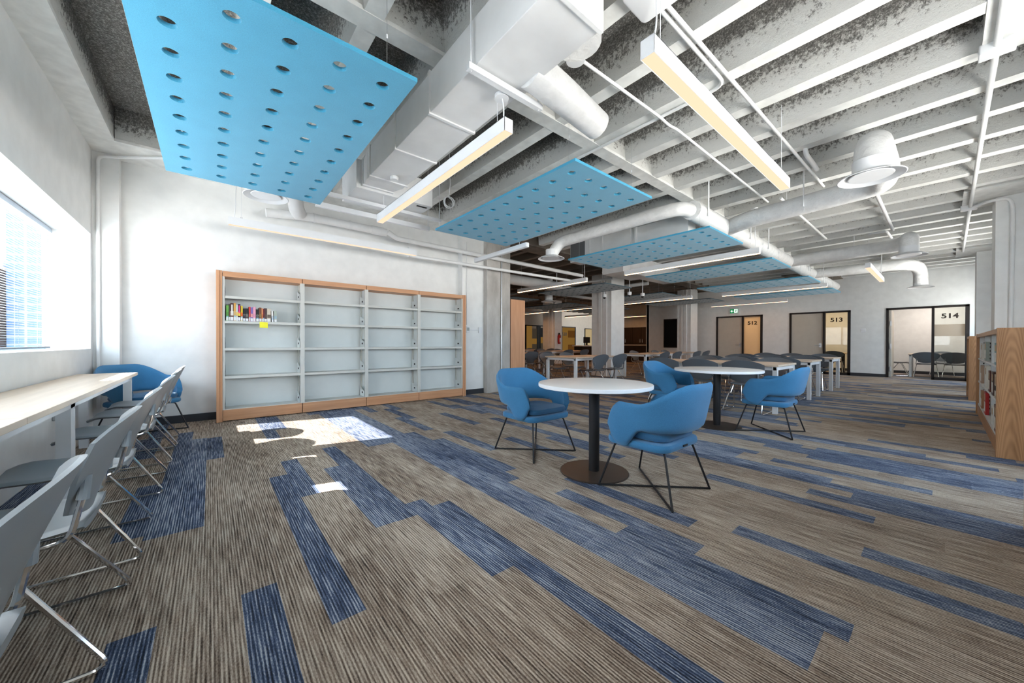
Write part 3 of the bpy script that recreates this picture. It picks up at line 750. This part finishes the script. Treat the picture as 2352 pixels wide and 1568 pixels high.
# low oak shelving along the window columns
def low_shelf(label, x0, x1, y0=-.31, dep=.62, h=1.2, nb=3):
    t = thing('low_bookshelf', label, 'bookcase', (x0, y0, 0), 0, 'low oak shelving along the column side')
    L = x1-x0
    for x in (0, L-.045): MB().box(x, x+.045, -dep, 0, 0, h, OAK_F).build('end_panel', t, bevel=.003)
    MB().box(.045, L-.045, -dep+.005, -.005, h-.05, h-.005, OAK_F2).build('top_panel', t); MB().box(.045, L-.045, -.06, -.015, 0, .13, OAK_F2).build('kick_rail', t)
    MB().box(.045, L-.045, -dep/2-.01, -dep/2+.01, .13, h-.05, SHELF_P).build('back_panel', t)
    for z in (.16, .50, .84):
        MB().box(.045, L-.045, -dep/2+.01, -.02, z-.02, z, SHELF_P).build('shelf', t)
    for k in range(nb+1):
        x = .05+(L-.1)*k/nb
        m = MB().box(x-.012, x+.012, -dep/2+.01, -.03, .13, h-.05, SHELF_P)
        for q in range(18): m.box(x-.0135, x-.012, -.075, -.063, .2+q*.05, .222+q*.05, SLOT)
        m.build('upright', t)
    return t
low_shelf('low oak bookshelf holding books before the white columns, whole grained end panel showing', 5.59, 8.94)
low_shelf('low oak bookshelf beyond the first one, only its plain end panel showing', 10.86, 11.8, y0=-.29, nb=1)
low_shelf('low oak bookshelf towards the camera side, only a sliver of its end panel showing', .5, 3.54, y0=-.293, nb=3)
sh = [(.42, .50, (.50, .42, .30), 'face-out cream book titled CLU on the middle shelf of the low shelving', .24, .22), (.80, .50, (.06, .03, .025), 'dark brown face-out book on the middle shelf of the low shelving', .25, .2), (1.25, .50, (.10, .03, .02), 'maroon face-out book on the middle shelf of the low shelving', .24, .2), (1.75, .50, (.72, .70, .62), 'large cream face-out book on the middle shelf past the first upright', .28, .25), (.42, .16, (.12, .03, .03), 'dark face-out book on the bottom shelf, by the oak end panel', .27, .22), (.78, .16, (.70, .68, .62), 'white face-out book on the bottom shelf of the low shelving', .22, .2), (1.88, .16, (.40, .02, .02), 'red face-out book on the bottom shelf past the upright', .28, .25), (2.6, .16, (.42, .20, .10), 'orange brown face-out book on the bottom shelf, far bay', .24, .22), (.46, .84, (.10, .28, .34), 'teal face-out book on the top shelf of the low shelving', .22, .2), (1.9, .84, (.30, .34, .30), 'grey green face-out book on the top shelf past the upright', .24, .22), (2.7, .84, (.60, .58, .52), 'pale face-out book on the top shelf, far bay', .22, .2), (2.7, .50, (.42, .30, .22), 'tan face-out book on the middle shelf, far bay', .25, .22)]
for i, (x, z, c1, lab, h, w) in enumerate(sh):
    m = MB().box(0, w, -.03, 0, 0, h, cm(c1)); m.box(w*.12, w*.88, 0, .001, h*.12, h*.55, cm((.78, .76, .70))); m.box(w*.2, w*.8, 0, .001, h*.62, h*.9, cm((.45, .30, .14)))
    o = m.build('display_book', None, (5.59+x, -.31-.024, z+.001)); tag(o, lab, 'book', 'books on the low oak shelving')
    if i == 0:
        m_ = Matrix(((-1, 0, 0), (0, 0, 1), (0, 1, 0))).to_4x4(); m_.translation = Vector((w*.5, .0012, h*.42)); text('CLU', .055, o, INK, m_, 'cover_title')

# ------------------------------------------------------------------ perforated felt panels
def felt_panel(dark=False):
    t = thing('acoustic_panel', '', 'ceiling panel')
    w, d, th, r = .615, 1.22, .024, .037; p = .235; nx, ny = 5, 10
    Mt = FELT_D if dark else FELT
    mb = MB(); xs = [-w]+[(-2+k+.5)*p for k in range(4)]+[w]; ys = [-d]+[(-4.5+k+.5)*p for k in range(9)]+[d]; N = 16
    for i in range(nx):
        for j in range(ny):
            cx, cy_ = (i-2)*p, (j-4.5)*p; x0, x1, y0, y1 = xs[i], xs[i+1], ys[j], ys[j+1]
            ring = [(cx+r*math.cos(2*PI*k/N), cy_+r*math.sin(2*PI*k/N)) for k in range(N)]
            per = []
            for k in range(N):
                a = 2*PI*k/N; c, s = math.cos(a), math.sin(a)
                if abs(abs(c)-abs(s)) < 1e-6: per.append((x1 if c > 0 else x0, y1 if s > 0 else y0))
                elif abs(c) > abs(s): per.append((x1, cy_+(y1-cy_)*s/abs(c)) if c > 0 and s >= 0 else (x1, cy_+(cy_-y0)*s/abs(c)) if c > 0 else (x0, cy_+((y1-cy_) if s > 0 else (cy_-y0))*s/abs(c)))
                else: per.append((cx+((x1-cx) if c > 0 else (cx-x0))*c/abs(s), y1 if s > 0 else y0))
            for z, fl in ((0, True), (th, False)):
                vs = [(x, y, z) for x, y in ring]+[(x, y, z) for x, y in per]
                fs = [(k, (k+1) % N, N+(k+1) % N, N+k) for k in range(N)]
                mb.add(vs, fs if fl else [f[::-1] for f in fs], Mt)
            vs = [(x, y, 0) for x, y in ring]+[(x, y, th) for x, y in ring]
            mb.add(vs, [(k, N+k, N+(k+1) % N, (k+1) % N) for k in range(N)], Mt, True)
    for x0, y0, x1, y1 in ((-w, -d, w, -d), (w, -d, w, d), (w, d, -w, d), (-w, d, -w, -d)):
        mb.add([(x0, y0, 0), (x1, y1, 0), (x1, y1, th), (x0, y0, th)], [(0, 1, 2, 3)], Mt)
    mb.build('felt_board', t)
    for x in (-.5, .5):
        for y in (-1.05, 1.05):
            MB().tube([(x, y, th), (x, y, .68)], .0015, STEEL, 4).tube([(x, y, .30), (x, y, .325)], .006, WMET, 6).build('hanging_wire', t)
    return t
pl = ['large perforated blue felt panel hanging above the window side, closest overhead', 'second perforated blue felt panel, hanging beyond the bare rectangular duct', 'third perforated blue felt panel, over the second round table', 'fourth perforated blue felt panel, over the long tables', 'fifth perforated blue felt panel, counted from the window wall', 'sixth perforated blue felt panel, closest to the numbered rooms']
for i, x in enumerate((.315, 2.95, 5.635, 8.30, 11.0, 13.75)): place('felt', felt_panel, pl[i], (x, 3.20, 2.57), 0, 'blue perforated ceiling panels')
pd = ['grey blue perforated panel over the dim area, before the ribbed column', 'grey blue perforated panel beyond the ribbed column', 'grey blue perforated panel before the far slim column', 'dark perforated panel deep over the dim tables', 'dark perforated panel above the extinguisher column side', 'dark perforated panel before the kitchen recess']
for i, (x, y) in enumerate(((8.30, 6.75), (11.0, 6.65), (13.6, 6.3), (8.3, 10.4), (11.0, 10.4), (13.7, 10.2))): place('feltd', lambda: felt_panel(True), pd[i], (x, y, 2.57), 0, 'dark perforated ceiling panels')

# ------------------------------------------------------------------ linear lights
def linear(mat=WARM, top=.74, cw=False):
    t = thing('linear_light', '', 'ceiling light'); w, d, h = .038, 1.23, .095
    m = MB().box(-w, w, -d, d, h-.004, h, WMET).box(-w, -w+.003, -d, d, 0, h, WMET).box(w-.003, w, -d, d, 0, h, WMET).box(-w, w, -d, -d+.003, 0, h, WMET).box(-w, w, d-.003, d, 0, h, WMET)
    m.build('housing', t)
    MB().box(-w+.004, w-.004, -d+.004, d-.004, .002, .008, mat).build('diffuser', t)
    for y in (-1.1, 1.1):
        m = MB().tube([(0, y, h), (0, y, top)], .002, WMET, 5); m.lathe([(.012, h), (.012, h+.02)], WMET, (0, y, 0), 10)
        m.build('hanging_wire', t)
    m = MB().tube(fillet([(.0, -1.17, h), (.012, -1.16, .2), (0, -1.15, top)], .1), .005, WMET, 6); m.lathe([(.05, top-.02), (.05, top+.005)], WMET, (0, -1.15, 0), 20)
    m.build('power_cord', t)
    return t
ll = [('warm linear light running crossways, large and closest overhead', 2.925, .97, -PI/2), ('warm linear light hanging between the first two blue panels', 1.575, 3.155, 0), ('warm linear light washing the wall above the bookcase', 1.40, 5.65, -PI/2), ('warm linear light between the third and fourth blue panels', 6.785, 3.14, 0), ('warm linear light in front of the dim area, over its first table', 6.785, 6.62, 0), ('warm linear light between the fifth and sixth blue panels', 12.06, 3.15, 0), ('warm linear light beside the exit sign wall', 15.24, 4.70, 0), ('warm linear light in the dim area past the ribbed column', 11.85, 6.42, 0), ('warm linear light deep in the dim area, above the dark panels', 12.1, 10.28, 0), ('warm linear light deep in the dim area near the amber doors', 12.13, 13.1, 0), ('warm linear light before the reception desk', 15.37, 12.5, 0), ('warm linear light before the kitchen cabinets', 17.7, 11.2, 0), ('warm linear light running crossways over the long tables', 10.84, .945, PI/2), ('warm linear light deep beyond the tall oak shelving', 6.9, 10.3, 0)]
for i, (lab, x, y, rz) in enumerate(ll):
    k = 'short' if i == 1 else 'dim' if i in (4, 7, 8, 9, 10, 11, 13) else 'mid' if i in (3, 5, 6) else 'std'
    place('linear_'+k, lambda: linear({'dim': WARM_D, 'mid': WARM_M}.get(k, WARM), .285 if k == 'short' else .74), lab, (x, y, 2.5), rz, 'linear pendant lights')
t = thing('unlit_linear_light', 'unlit white linear fixture hanging under the pipes by the concrete column', 'ceiling light', (3.60, 4.64, 2.47))
MB().rbox(-.035, .035, -.69, .69, 0, .07, .02, WMET).build('housing', t); MB().tube([(0, .5, .07), (0, .5, .75)], .003, WMET, 5).build('hanging_wire', t); MB().tube([(0, -.5, .07), (0, -.5, .75)], .003, WMET, 5).build('hanging_wire', t)

# ------------------------------------------------------------------ ducts
t = thing('rectangular_duct', 'large white rectangular duct running along the ceiling beside the first blue panel', 'duct')
MB().box(1.30, 1.70, 1.24, 4.0, 2.82, 3.13, DUCT).build('duct_body', t, bevel=.004)
for y in (1.26, 2.55, 3.22, 3.9): MB().box(1.288, 1.712, y-.012, y+.012, 2.808, 3.14, DUCT).build('flange', t)
MB().tube([(1.66, 1.80, 2.90), (2.0, 1.80, 2.86), (2.42, 1.82, 2.82)], [.12, .115, .105], WRAP, 24).build('wrapped_branch', t)
MB().lathe([(.16, 0), (.16, .05), (.12, .10)], WRAP, (1.85, 1.56, 3.02), 24).build('damper_collar', t)
m = MB(); m.add([(1.30, 4.0, 2.82), (1.70, 4.0, 2.82), (1.66, 4.22, 2.84), (1.33, 4.22, 2.84), (1.30, 4.0, 3.13), (1.70, 4.0, 3.13), (1.66, 4.22, 3.1), (1.33, 4.22, 3.1)], [(3, 2, 1, 0), (4, 5, 6, 7), (0, 4, 7, 3), (1, 2, 6, 5), (0, 1, 5, 4), (2, 3, 7, 6)], DUCT); m.build('transition', t)
MB().box(1.315, 1.675, 4.20, 4.24, 2.825, 3.12, DUCT).build('flange', t)
m = MB().box(1.26, 2.20, 4.24, 4.80, 2.80, 3.12, DUCT); m.box(2.02, 2.16, 4.30, 4.34, 2.798, 2.802, SLOT); m.build('plenum', t, bevel=.004)
MB().lathe([(.04, 0), (.045, .03), (.02, .05)], DUCT, (1.5, 3.75, 2.775), 14).build('knob', t)
t = thing('duct_trapeze', 'white strut trapeze holding up the rectangular duct', 'bracket')
MB().box(1.24, 1.88, 1.905, 1.945, 2.765, 2.805, WMET).build('strut', t)
for x in (1.265, 1.855): MB().tube([(x, 1.925, 2.76), (x, 1.925, 3.27)], .006, WMET, 6).build('rod', t)
t = thing('duct_trapeze', 'white strut trapeze under the duct plenum near the bookcase wall', 'bracket')
MB().box(.98, 2.48, 4.52, 4.56, 2.74, 2.78, WMET).build('strut', t); MB().box(.98, 2.48, 4.86, 4.90, 2.70, 2.76, WMET).build('strut', t)
for x in (1.0, 2.46):
    for y in (4.54, 4.88): MB().tube([(x, y, 2.70), (x, y, 3.62)], .006, WMET, 6).build('rod', t)
def diffuser(parent, r, x, y, z):
    d = MB().lathe([(r*1.02, .16), (r*1.02, .05), (.17, .03), (.225, .0), (.232, .004), (.21, .018), (.165, .04)], WMET, (x, y, z), 40, caps=False).build('diffuser', parent)
    MB().lathe([(.001, .012), (.15, .012), (.155, .018), (.15, .024), (.001, .024)], WMET, (x, y, z), 40, caps=False).build('core_disc', d)
ZD = 2.93
t = thing('wrapped_duct', 'long white wrapped trunk duct above the blue panels, with branches ending in round diffusers', 'duct')
MB().tube([(5.22, 2.30, ZD), (15.6, 2.30, ZD-.02)], .13, WRAP, 28).build('trunk', t)
for x, y in ((7.2, 2.165), (5.45, 2.165), (8.2, 2.165), (10.12, 1.2), (6.0, 1.2), (11.4, 2.165)): MB().box(x-.02, x+.02, y-.003, y+.003, 2.86, 3.62, WMET).build('strap', t)
for path, r, dif, rf in (([(5.3, 2.32, ZD), (5.02, 2.34, ZD), (4.93, 2.62, ZD-.02), (4.72, 4.35, ZD-.10), (4.62, 4.43, 2.62)], .095, (4.60, 4.44, 2.53), .16),
        ([(6.45, 2.25, ZD), (6.25, 1.9, ZD), (6.0, .48, ZD-.02), (5.5, .42, ZD-.04), (4.75, .44, ZD+.02), (4.62, .44, 2.66)], .125, (4.62, .44, 2.56), .22),
        ([(10.15, 2.28, ZD), (10.1, .60, ZD), (9.75, .42, ZD), (9.45, .41, ZD-.02), (9.43, .41, 2.70)], .125, (9.43, .41, 2.60), .2),
        ([(12.4, 2.28, ZD), (12.45, .60, ZD-.02), (12.75, .42, ZD-.05), (13.2, .38, 2.78), (13.24, .38, 2.5)], .125, (13.24, .38, 2.42), .3)):
    bmesh_ = MB().tube(fillet(path, rf, 8), r, WRAP, 28).build('branch', t); diffuser(bmesh_, r, *dif)
t = thing('diffuser_duct', 'short round duct and diffuser partly hidden by the first blue panel, at the bookcase wall', 'duct')
MB().tube(fillet([(.52, 5.25, 3.6), (.52, 5.25, 2.9)], .1, 8), .10, WRAP, 28).build('duct_body', t); diffuser(t, .1, .52, 5.25, 2.80)
t = thing('air_handler', 'white rectangular air handler with dark grille above the third blue panel', 'air handler')
MB().box(5.75, 6.08, 3.6, 5.0, 2.72, 3.12, DUCT).build('casing', t, bevel=.004)
MB().box(5.735, 5.75, 4.62, 4.98, 2.75, 3.09, paint('dark_grille', (.12, .125, .13), .6, .3, 200.)).build('grille', t)
MB().box(5.78, 6.05, 2.6, 3.6, 2.83, 3.1, DUCT).build('duct_body', t)
for y in (3.5, 4.2, 4.5): MB().box(5.73, 6.1, y-.015, y+.015, 2.71, 3.13, DUCT).build('flange', t)
t = thing('air_handler', 'white air handler box in front of the ribbed column, over the dim area', 'air handler')
MB().box(7.6, 8.9, 4.95, 5.55, 2.78, 3.24, DUCT).build('casing', t); MB().box(8.9, 10.6, 5.0, 5.5, 2.85, 3.24, DUCT).build('duct_body', t)

# ------------------------------------------------------------------ pipes and conduits
def pipe(name, label, path, r, cat='pipe', mat=DUCT, rf=.06, couplings=(), parts=()):
    t = thing(name, label, cat)
    MB().tube(fillet(path, rf), r, mat, 12).build('run', t)
    if name == 'sprinkler_pipe':
        for k in (.1, .9):
            p = Vector(path[0]).lerp(Vector(path[-1]), k); MB().tube([p, (p.x, p.y, 3.62)], .005, mat, 6).build('hanger_rod', t)
    if name == 'wall_pipe' and r > .06: MB().tube(fillet([(1.0, 6.08, 2.93), (.95, 5.98, 2.98), (.92, 5.9, 3.12), (.92, 5.9, 3.62)], .1), .10, mat, 16).build('elbow', t)
    for k, (p, q) in enumerate(couplings): MB().tube([p, q], r*1.13, mat, 14).build('coupling', t)
    return t
pipe('wall_pipe', 'thick white pipe running along the wall above the bookcase', [(.60, 6.1, 2.87), (1.15, 6.1, 2.93), (2.3, 6.1, 2.925)], .062, rf=.12, couplings=[((1.19, 6.1, 2.93), (1.22, 6.1, 2.93)), ((1.7, 6.1, 2.93), (1.73, 6.1, 2.93)), ((2.05, 6.1, 2.926), (2.25, 6.1, 2.926))])
pipe('wall_pipe', 'white pipe continuing past the bookcase above the concrete column', [(2.3, 6.03, 2.92), (2.45, 6.03, 2.84), (7.4, 6.03, 2.80)], .042)
pipe('wall_pipe', 'slender lower white pipe crossing past the concrete column to the first dim light', [(2.6, 5.9, 2.55), (6.9, 5.9, 2.59)], .03)
pipe('conduit', 'white conduit running from the duct towards the open ceiling, with a kink', [(2.16, 1.78, 3.2), (3.3, 1.745, 3.2), (3.42, 1.73, 3.17), (3.6, 1.735, 3.2), (6.5, 1.73, 3.2)], .013)
pipe('conduit', 'long white conduit from the square ceiling plate to the branch duct', [(2.24, 1.155, 3.22), (6.5, 1.08, 3.22)], .015)
pipe('conduit', 'white conduit from the square ceiling plate, bent to follow a joist', [(2.24, 1.20, 3.228), (3.33, 1.19, 3.228), (3.33, 5.7, 3.228)], .015, rf=.12)
t = thing('cable_coil', 'coil of white cable hanging beside the end of the second blue panel', 'cable', (2.36, 4.1, 2.86)); MB().tube([(.07*math.cos(k*PI/8), .02*math.sin(k*PI/5), .07*math.sin(k*PI/8)) for k in range(49)], .006, WMET, 6).build('coil', t); MB().tube([(0, 0, .07), (.02, 0, .25), (0, 0, .76)], .004, WMET, 6).build('tail', t)
t = thing('ceiling_plate', 'white square cover plate on the ceiling beside the crossways light', 'cover plate', (2.12, 1.18, 3.2)); MB().rbox(-.14, .14, -.14, .14, 0, .05, .04, WMET).build('cover', t)
t = thing('pipe_cap', 'white round junction canopy beside the rectangular duct', 'junction box', (2.10, 1.78, 3.16)); MB().lathe([(.07, 0), (.075, .02), (.07, .09)], WMET).build('cover', t)
pipe('conduit', 'straight white conduit running along the column side of the ceiling', [(1.2, -.22, 3.215), (13.5, -.265, 3.215)], .02)
for x, lab in ((4.42, 'white junction box on the column side conduit, closest one'), (9.25, 'white junction box on the column side conduit, by the column')):
    t = thing('junction_box', lab, 'junction box', (x, -.235, 3.176)); MB().rbox(-.06, .06, -.085, .085, 0, .075, .01, WMET).build('cover', t)
pipe('conduit', 'white conduit hooking from the junction box down the white column', [(9.2, -.27, 3.2), (9.1, -.36, 3.2), (8.96, -.42, 3.19), (8.96, -.60, 3.19), (9.015, -.63, 3.05), (9.015, -.62, 0.9)], .022, rf=.1)
pipe('conduit', 'white conduit running up the corner by the window and along the beam', [(-.99, 6.225, .3), (-.985, 6.225, 3.18), (-.87, 6.21, 3.2), (-.25, 5.77, 3.22), (.3, 5.77, 3.22)], .017, rf=.16)
pipe('conduit', 'grey conduit dropping down the bare concrete column', [(4.80, 6.10, 3.1), (4.80, 6.10, .47)], .014, mat=STEEL)
t = thing('outlet_box', 'grey outlet box at the foot of the concrete column conduit', 'outlet', (4.80, 6.095, .33)); MB().rbox(-.055, .055, -.025, .02, 0, .15, .01, STEEL).build('box_body', t)
pipe('conduit', 'thin white conduit dropping to the thermostat beside the bookcase', [(4.0, 6.225, 3.1), (4.0, 6.225, 1.42)], .009)
t = thing('thermostat', 'white thermostat on the wall beside the bookcase', 'thermostat', (4.02, 6.235, 1.26)); MB().rbox(-.045, .045, -.03, 0, 0, .13, .008, WMET).build('case', t); MB().box(-.028, .028, -.032, -.029, .04, .105, paint('lcd', (.3, .34, .33), .3)).build('display', t)
t = thing('switch_box', 'small white switch box between the thermostat and the concrete column', 'switch', (4.33, 6.235, 1.26)); MB().rbox(-.045, .045, -.03, 0, 0, .12, .006, WMET).build('case', t); MB().tube([(-.045, -.015, .06), (-.27, -.015, .06)], .008, WMET, 6).build('cord', t)
pipe('sprinkler_pipe', 'white sprinkler main crossing the joists between the branch ducts', [(6.9, 1.95, 3.12), (6.9, .62, 3.12)], .026)
pipe('sprinkler_pipe', 'white sprinkler branch running lengthwise over the long tables', [(6.4, .63, 3.18), (9.8, .63, 3.18)], .024)
pipe('sprinkler_pipe', 'white sprinkler branch running lengthwise above the middle long table', [(6.4, 1.55, 3.18), (9.6, 1.55, 3.18)], .018)
pipe('sprinkler_pipe', 'stub of white sprinkler pipe with a brass head beside the crossways light', [(5.75, 1.02, 3.2), (5.2, 1.02, 3.2), (5.15, 1.02, 3.27)], .024)
pipe('sprinkler_pipe', 'white pipe bend by the hanging crossways light over the long tables', [(9.9, .95, 3.2), (9.9, .72, 3.2), (10.6, .70, 3.2)], .02)

# ------------------------------------------------------------------ small fittings
t = thing('exit_sign', 'green and white running figure exit sign above the door of room 512', 'exit sign', (XF-.03, 5.47, 2.26))
MB().box(-.02, .02, -.165, .165, 0, .21, WMET).build('case', t)
m = MB().box(-.023, -.0205, -.145, .145, .02, .19, GREEN)
# arrow on one half, running figure in a doorway on the other
Y = lambda u: .145-.29*u
def P2(pts, mt, x=-.0245): m.add([(x, Y(u), .02+.17*v) for u, v in pts], [tuple(range(len(pts)))], mt)
P2([(.06, .5), (.22, .78), (.28, .70), (.19, .56), (.44, .56), (.44, .44), (.19, .44), (.28, .30), (.22, .22)], GWHITE)
P2([(.52, .06), (.95, .06), (.95, .94), (.52, .94)], GWHITE)
P2([(.76, .74), (.80, .79), (.80, .86), (.76, .90), (.71, .86), (.71, .79)], GREEN, -.026)
P2([(.66, .70), (.80, .70), (.78, .46), (.70, .46)], GREEN, -.026); P2([(.56, .60), (.66, .72), (.68, .66), (.60, .54)], GREEN, -.026); P2([(.79, .70), (.90, .52), (.86, .49), (.77, .62)], GREEN, -.026)
P2([(.70, .48), (.62, .34), (.55, .14), (.60, .12), (.68, .30), (.76, .46)], GREEN, -.026); P2([(.74, .46), (.80, .30), (.92, .22), (.90, .16), (.76, .24), (.70, .42)], GREEN, -.026)
m.build('sign_face', t)
t = thing('light_switch', 'white light switch on the wall between rooms 513 and 514', 'switch', (XF-.004, 1.70, 1.43)); MB().rbox(-.006, .004, -.06, .06, 0, .12, .003, WEDGE).build('plate', t); MB().box(-.012, -.006, -.015, .015, .035, .085, WEDGE).build('rocker', t)
t = thing('fire_extinguisher', 'red fire extinguisher hanging on the rear white column', 'fire extinguisher', (13.68, 12.622, 1.02))
MB().lathe([(.06, 0), (.075, .02), (.075, .38), (.05, .45), (.025, .48)], RED).build('cylinder', t); MB().box(-.03, .06, -.015, .015, .48, .56, BLACK).build('valve_handle', t); MB().tube(fillet([(.02, 0, .5), (.12, 0, .46), (.11, 0, .2)], .05), .012, BLACK, 6).build('hose', t); MB().box(-.045, .045, -.078, -.072, .1, .3, WEDGE).build('label_plate', t)
def dome(label, x, y, z):
    t = thing('dome_camera', label, 'security camera', (x, y, z)); MB().lathe([(.055, .09), (.06, .05), (.05, .0)], WMET).build('housing', t); MB().lathe([(.042, 0), (.038, -.025), (.02, -.043), (.002, -.048)], SLOT).build('dome', t); MB().tube([(0, 0, .09), (0, 0, 3.62-z)], .01, WMET, 6).build('stem', t)
dome('white dome camera at the edge of the ribbed column, towards the doors', 9.15, 5.75, 2.42); dome('white dome camera beside the ribbed column', 9.5, 5.55, 2.40); dome('white dome camera in front of the ribbed column ribs', 9.15, 6.6, 2.44)
def drop_diffuser(label, x, y):
    t = thing('drop_diffuser', label, 'diffuser', (x, y, 2.5)); MB().lathe([(.14, 1.12), (.14, .06), (.26, .0), (.27, .01)], WMET, caps=False).build('cone', t); MB().lathe([(.001, -.03), (.16, -.03), (.16, -.02), (.001, -.02)], WMET, caps=False).build('core_disc', t)
drop_diffuser('round white diffuser in the dim area above the oak shelving end', 9.1, 8.9)
t = thing('round_duct', 'thick white round duct in the dim area behind the concrete column', 'duct'); MB().tube([(5.25, 8.3, 2.95), (9.4, 8.3, 2.95)], .15, DUCT, 24).build('duct_body', t)
for x in (5.9, 8.7): MB().box(x-.02, x+.02, 8.145, 8.151, 2.9, 3.62, WMET).build('strap', t)
pipe('ceiling_pipe', 'white pipe crossing the dim ceiling behind the concrete column', [(5.25, 8.8, 3.1), (12.5, 8.8, 3.1)], .03)
pipe('ceiling_pipe', 'white pipe running lengthwise over the dim area, past the ribbed column', [(9.0, 6.2, 2.95), (9.0, 11.8, 2.95)], .035)
pipe('ceiling_pipe', 'white pipe over the dim area between the two wide columns', [(10.6, 6.0, 2.95), (10.6, 9.6, 2.95), (14.5, 9.6, 2.95)], .06, rf=.2)
t = thing('socket_panel', 'grey outlet panel on the wall under the window counter', 'outlet', (XW, 5.0, .38)); MB().rbox(0, .03, -.15, .15, 0, .25, .01, STEEL).build('case', t)

# ------------------------------------------------------------------ light
def lamp(name, typ, loc, energy, color, rot=None, **kw):
    l = bpy.data.lights.new(name, typ); l.energy = energy; l.color = color
    for k, v in kw.items(): setattr(l, k, v)
    o = bpy.data.objects.new(name, l); COL.objects.link(o); o.location = loc
    if rot is not None: o.rotation_euler = rot
    return o
sun = lamp('sun', 'SUN', (-10, 3, 8), 38., (1., .975, .94), angle=.0093)
sun.rotation_euler = Vector((1, -.25, -.758)).to_track_quat('-Z', 'Y').to_euler()
# sky portals in the window openings
def portal(loc, d, sx, sy_):
    l = bpy.data.lights.new('sky_portal', 'AREA'); l.shape = 'RECTANGLE'; l.size = sx; l.size_y = sy_; l.cycles.is_portal = True
    o = bpy.data.objects.new('sky_portal', l); COL.objects.link(o); o.location = loc; o.rotation_euler = Vector(d).to_track_quat('-Z', 'Y').to_euler()
def portal_rect(loc, d, w, h):
    l = bpy.data.lights.new('sky_portal', 'AREA'); l.shape = 'RECTANGLE'; l.size = w; l.size_y = h; l.cycles.is_portal = True
    o = bpy.data.objects.new('sky_portal', l); COL.objects.link(o)
    z = -Vector(d); y = Vector((0, 0, 1)); x = y.cross(z); m = Matrix((x, y, z)).transposed().to_4x4(); m.translation = Vector(loc); o.matrix_world = m
portal_rect((GX-.03, 2.98, 1.625), (1, 0, 0), 6.4, 1.3)
for a, b in rw: portal_rect(((a+b)/2, RY-.26, 1.625), (0, 1, 0), b-a, 1.36)
# lamps inside the glazed rooms
lamp('room_lamp', 'AREA', (17.7, 5.2, 2.7), 26, (1, .62, .30), (0, 0, 0), size=.8)
lamp('room_lamp', 'AREA', (17.7, 2.8, 2.7), 18, (1, .70, .42), (0, 0, 0), size=.8)
lamp('room_lamp', 'AREA', (17.9, .1, 2.7), 24, (1, .88, .80), (0, 0, 0), size=.9)

wd = bpy.data.worlds.new('sky'); S.world = wd; wd.use_nodes = True; nt = wd.node_tree; bg = nt.nodes['Background']
tc = nt.nodes.new('ShaderNodeTexCoord'); sx = nt.nodes.new('ShaderNodeSeparateXYZ'); nt.links.new(tc.outputs['Generated'], sx.inputs[0])
rp = nt.nodes.new('ShaderNodeValToRGB'); mr = nt.nodes.new('ShaderNodeMapRange'); mr.inputs[1].default_value = -.3; mr.inputs[2].default_value = .7
nt.links.new(sx.outputs[2], mr.inputs[0]); nt.links.new(mr.outputs[0], rp.inputs[0])
e = rp.color_ramp.elements; e[0].position = .0; e[0].color = (1.15, 1.12, 1.05, 1); e[1].position = 1.; e[1].color = (.42, .62, .85, 1)
k = e.new(.28); k.color = (1.0, 1.0, .98, 1); k = e.new(.34); k.color = (.62, .74, .84, 1)
nt.links.new(rp.outputs[0], bg.inputs[0]); bg.inputs[1].default_value = 14.

S.view_settings.view_transform = 'Standard'; S.view_settings.look = 'None'; S.view_settings.gamma = 1.; S.view_settings.use_curve_mapping = False
S.view_settings.exposure = .58
c = S.cycles; c.use_denoising = True; c.max_bounces = 8; c.diffuse_bounces = 5; c.glossy_bounces = 4; c.transparent_max_bounces = 12; c.caustics_reflective = False; c.caustics_refractive = False; c.sample_clamp_indirect = 6.
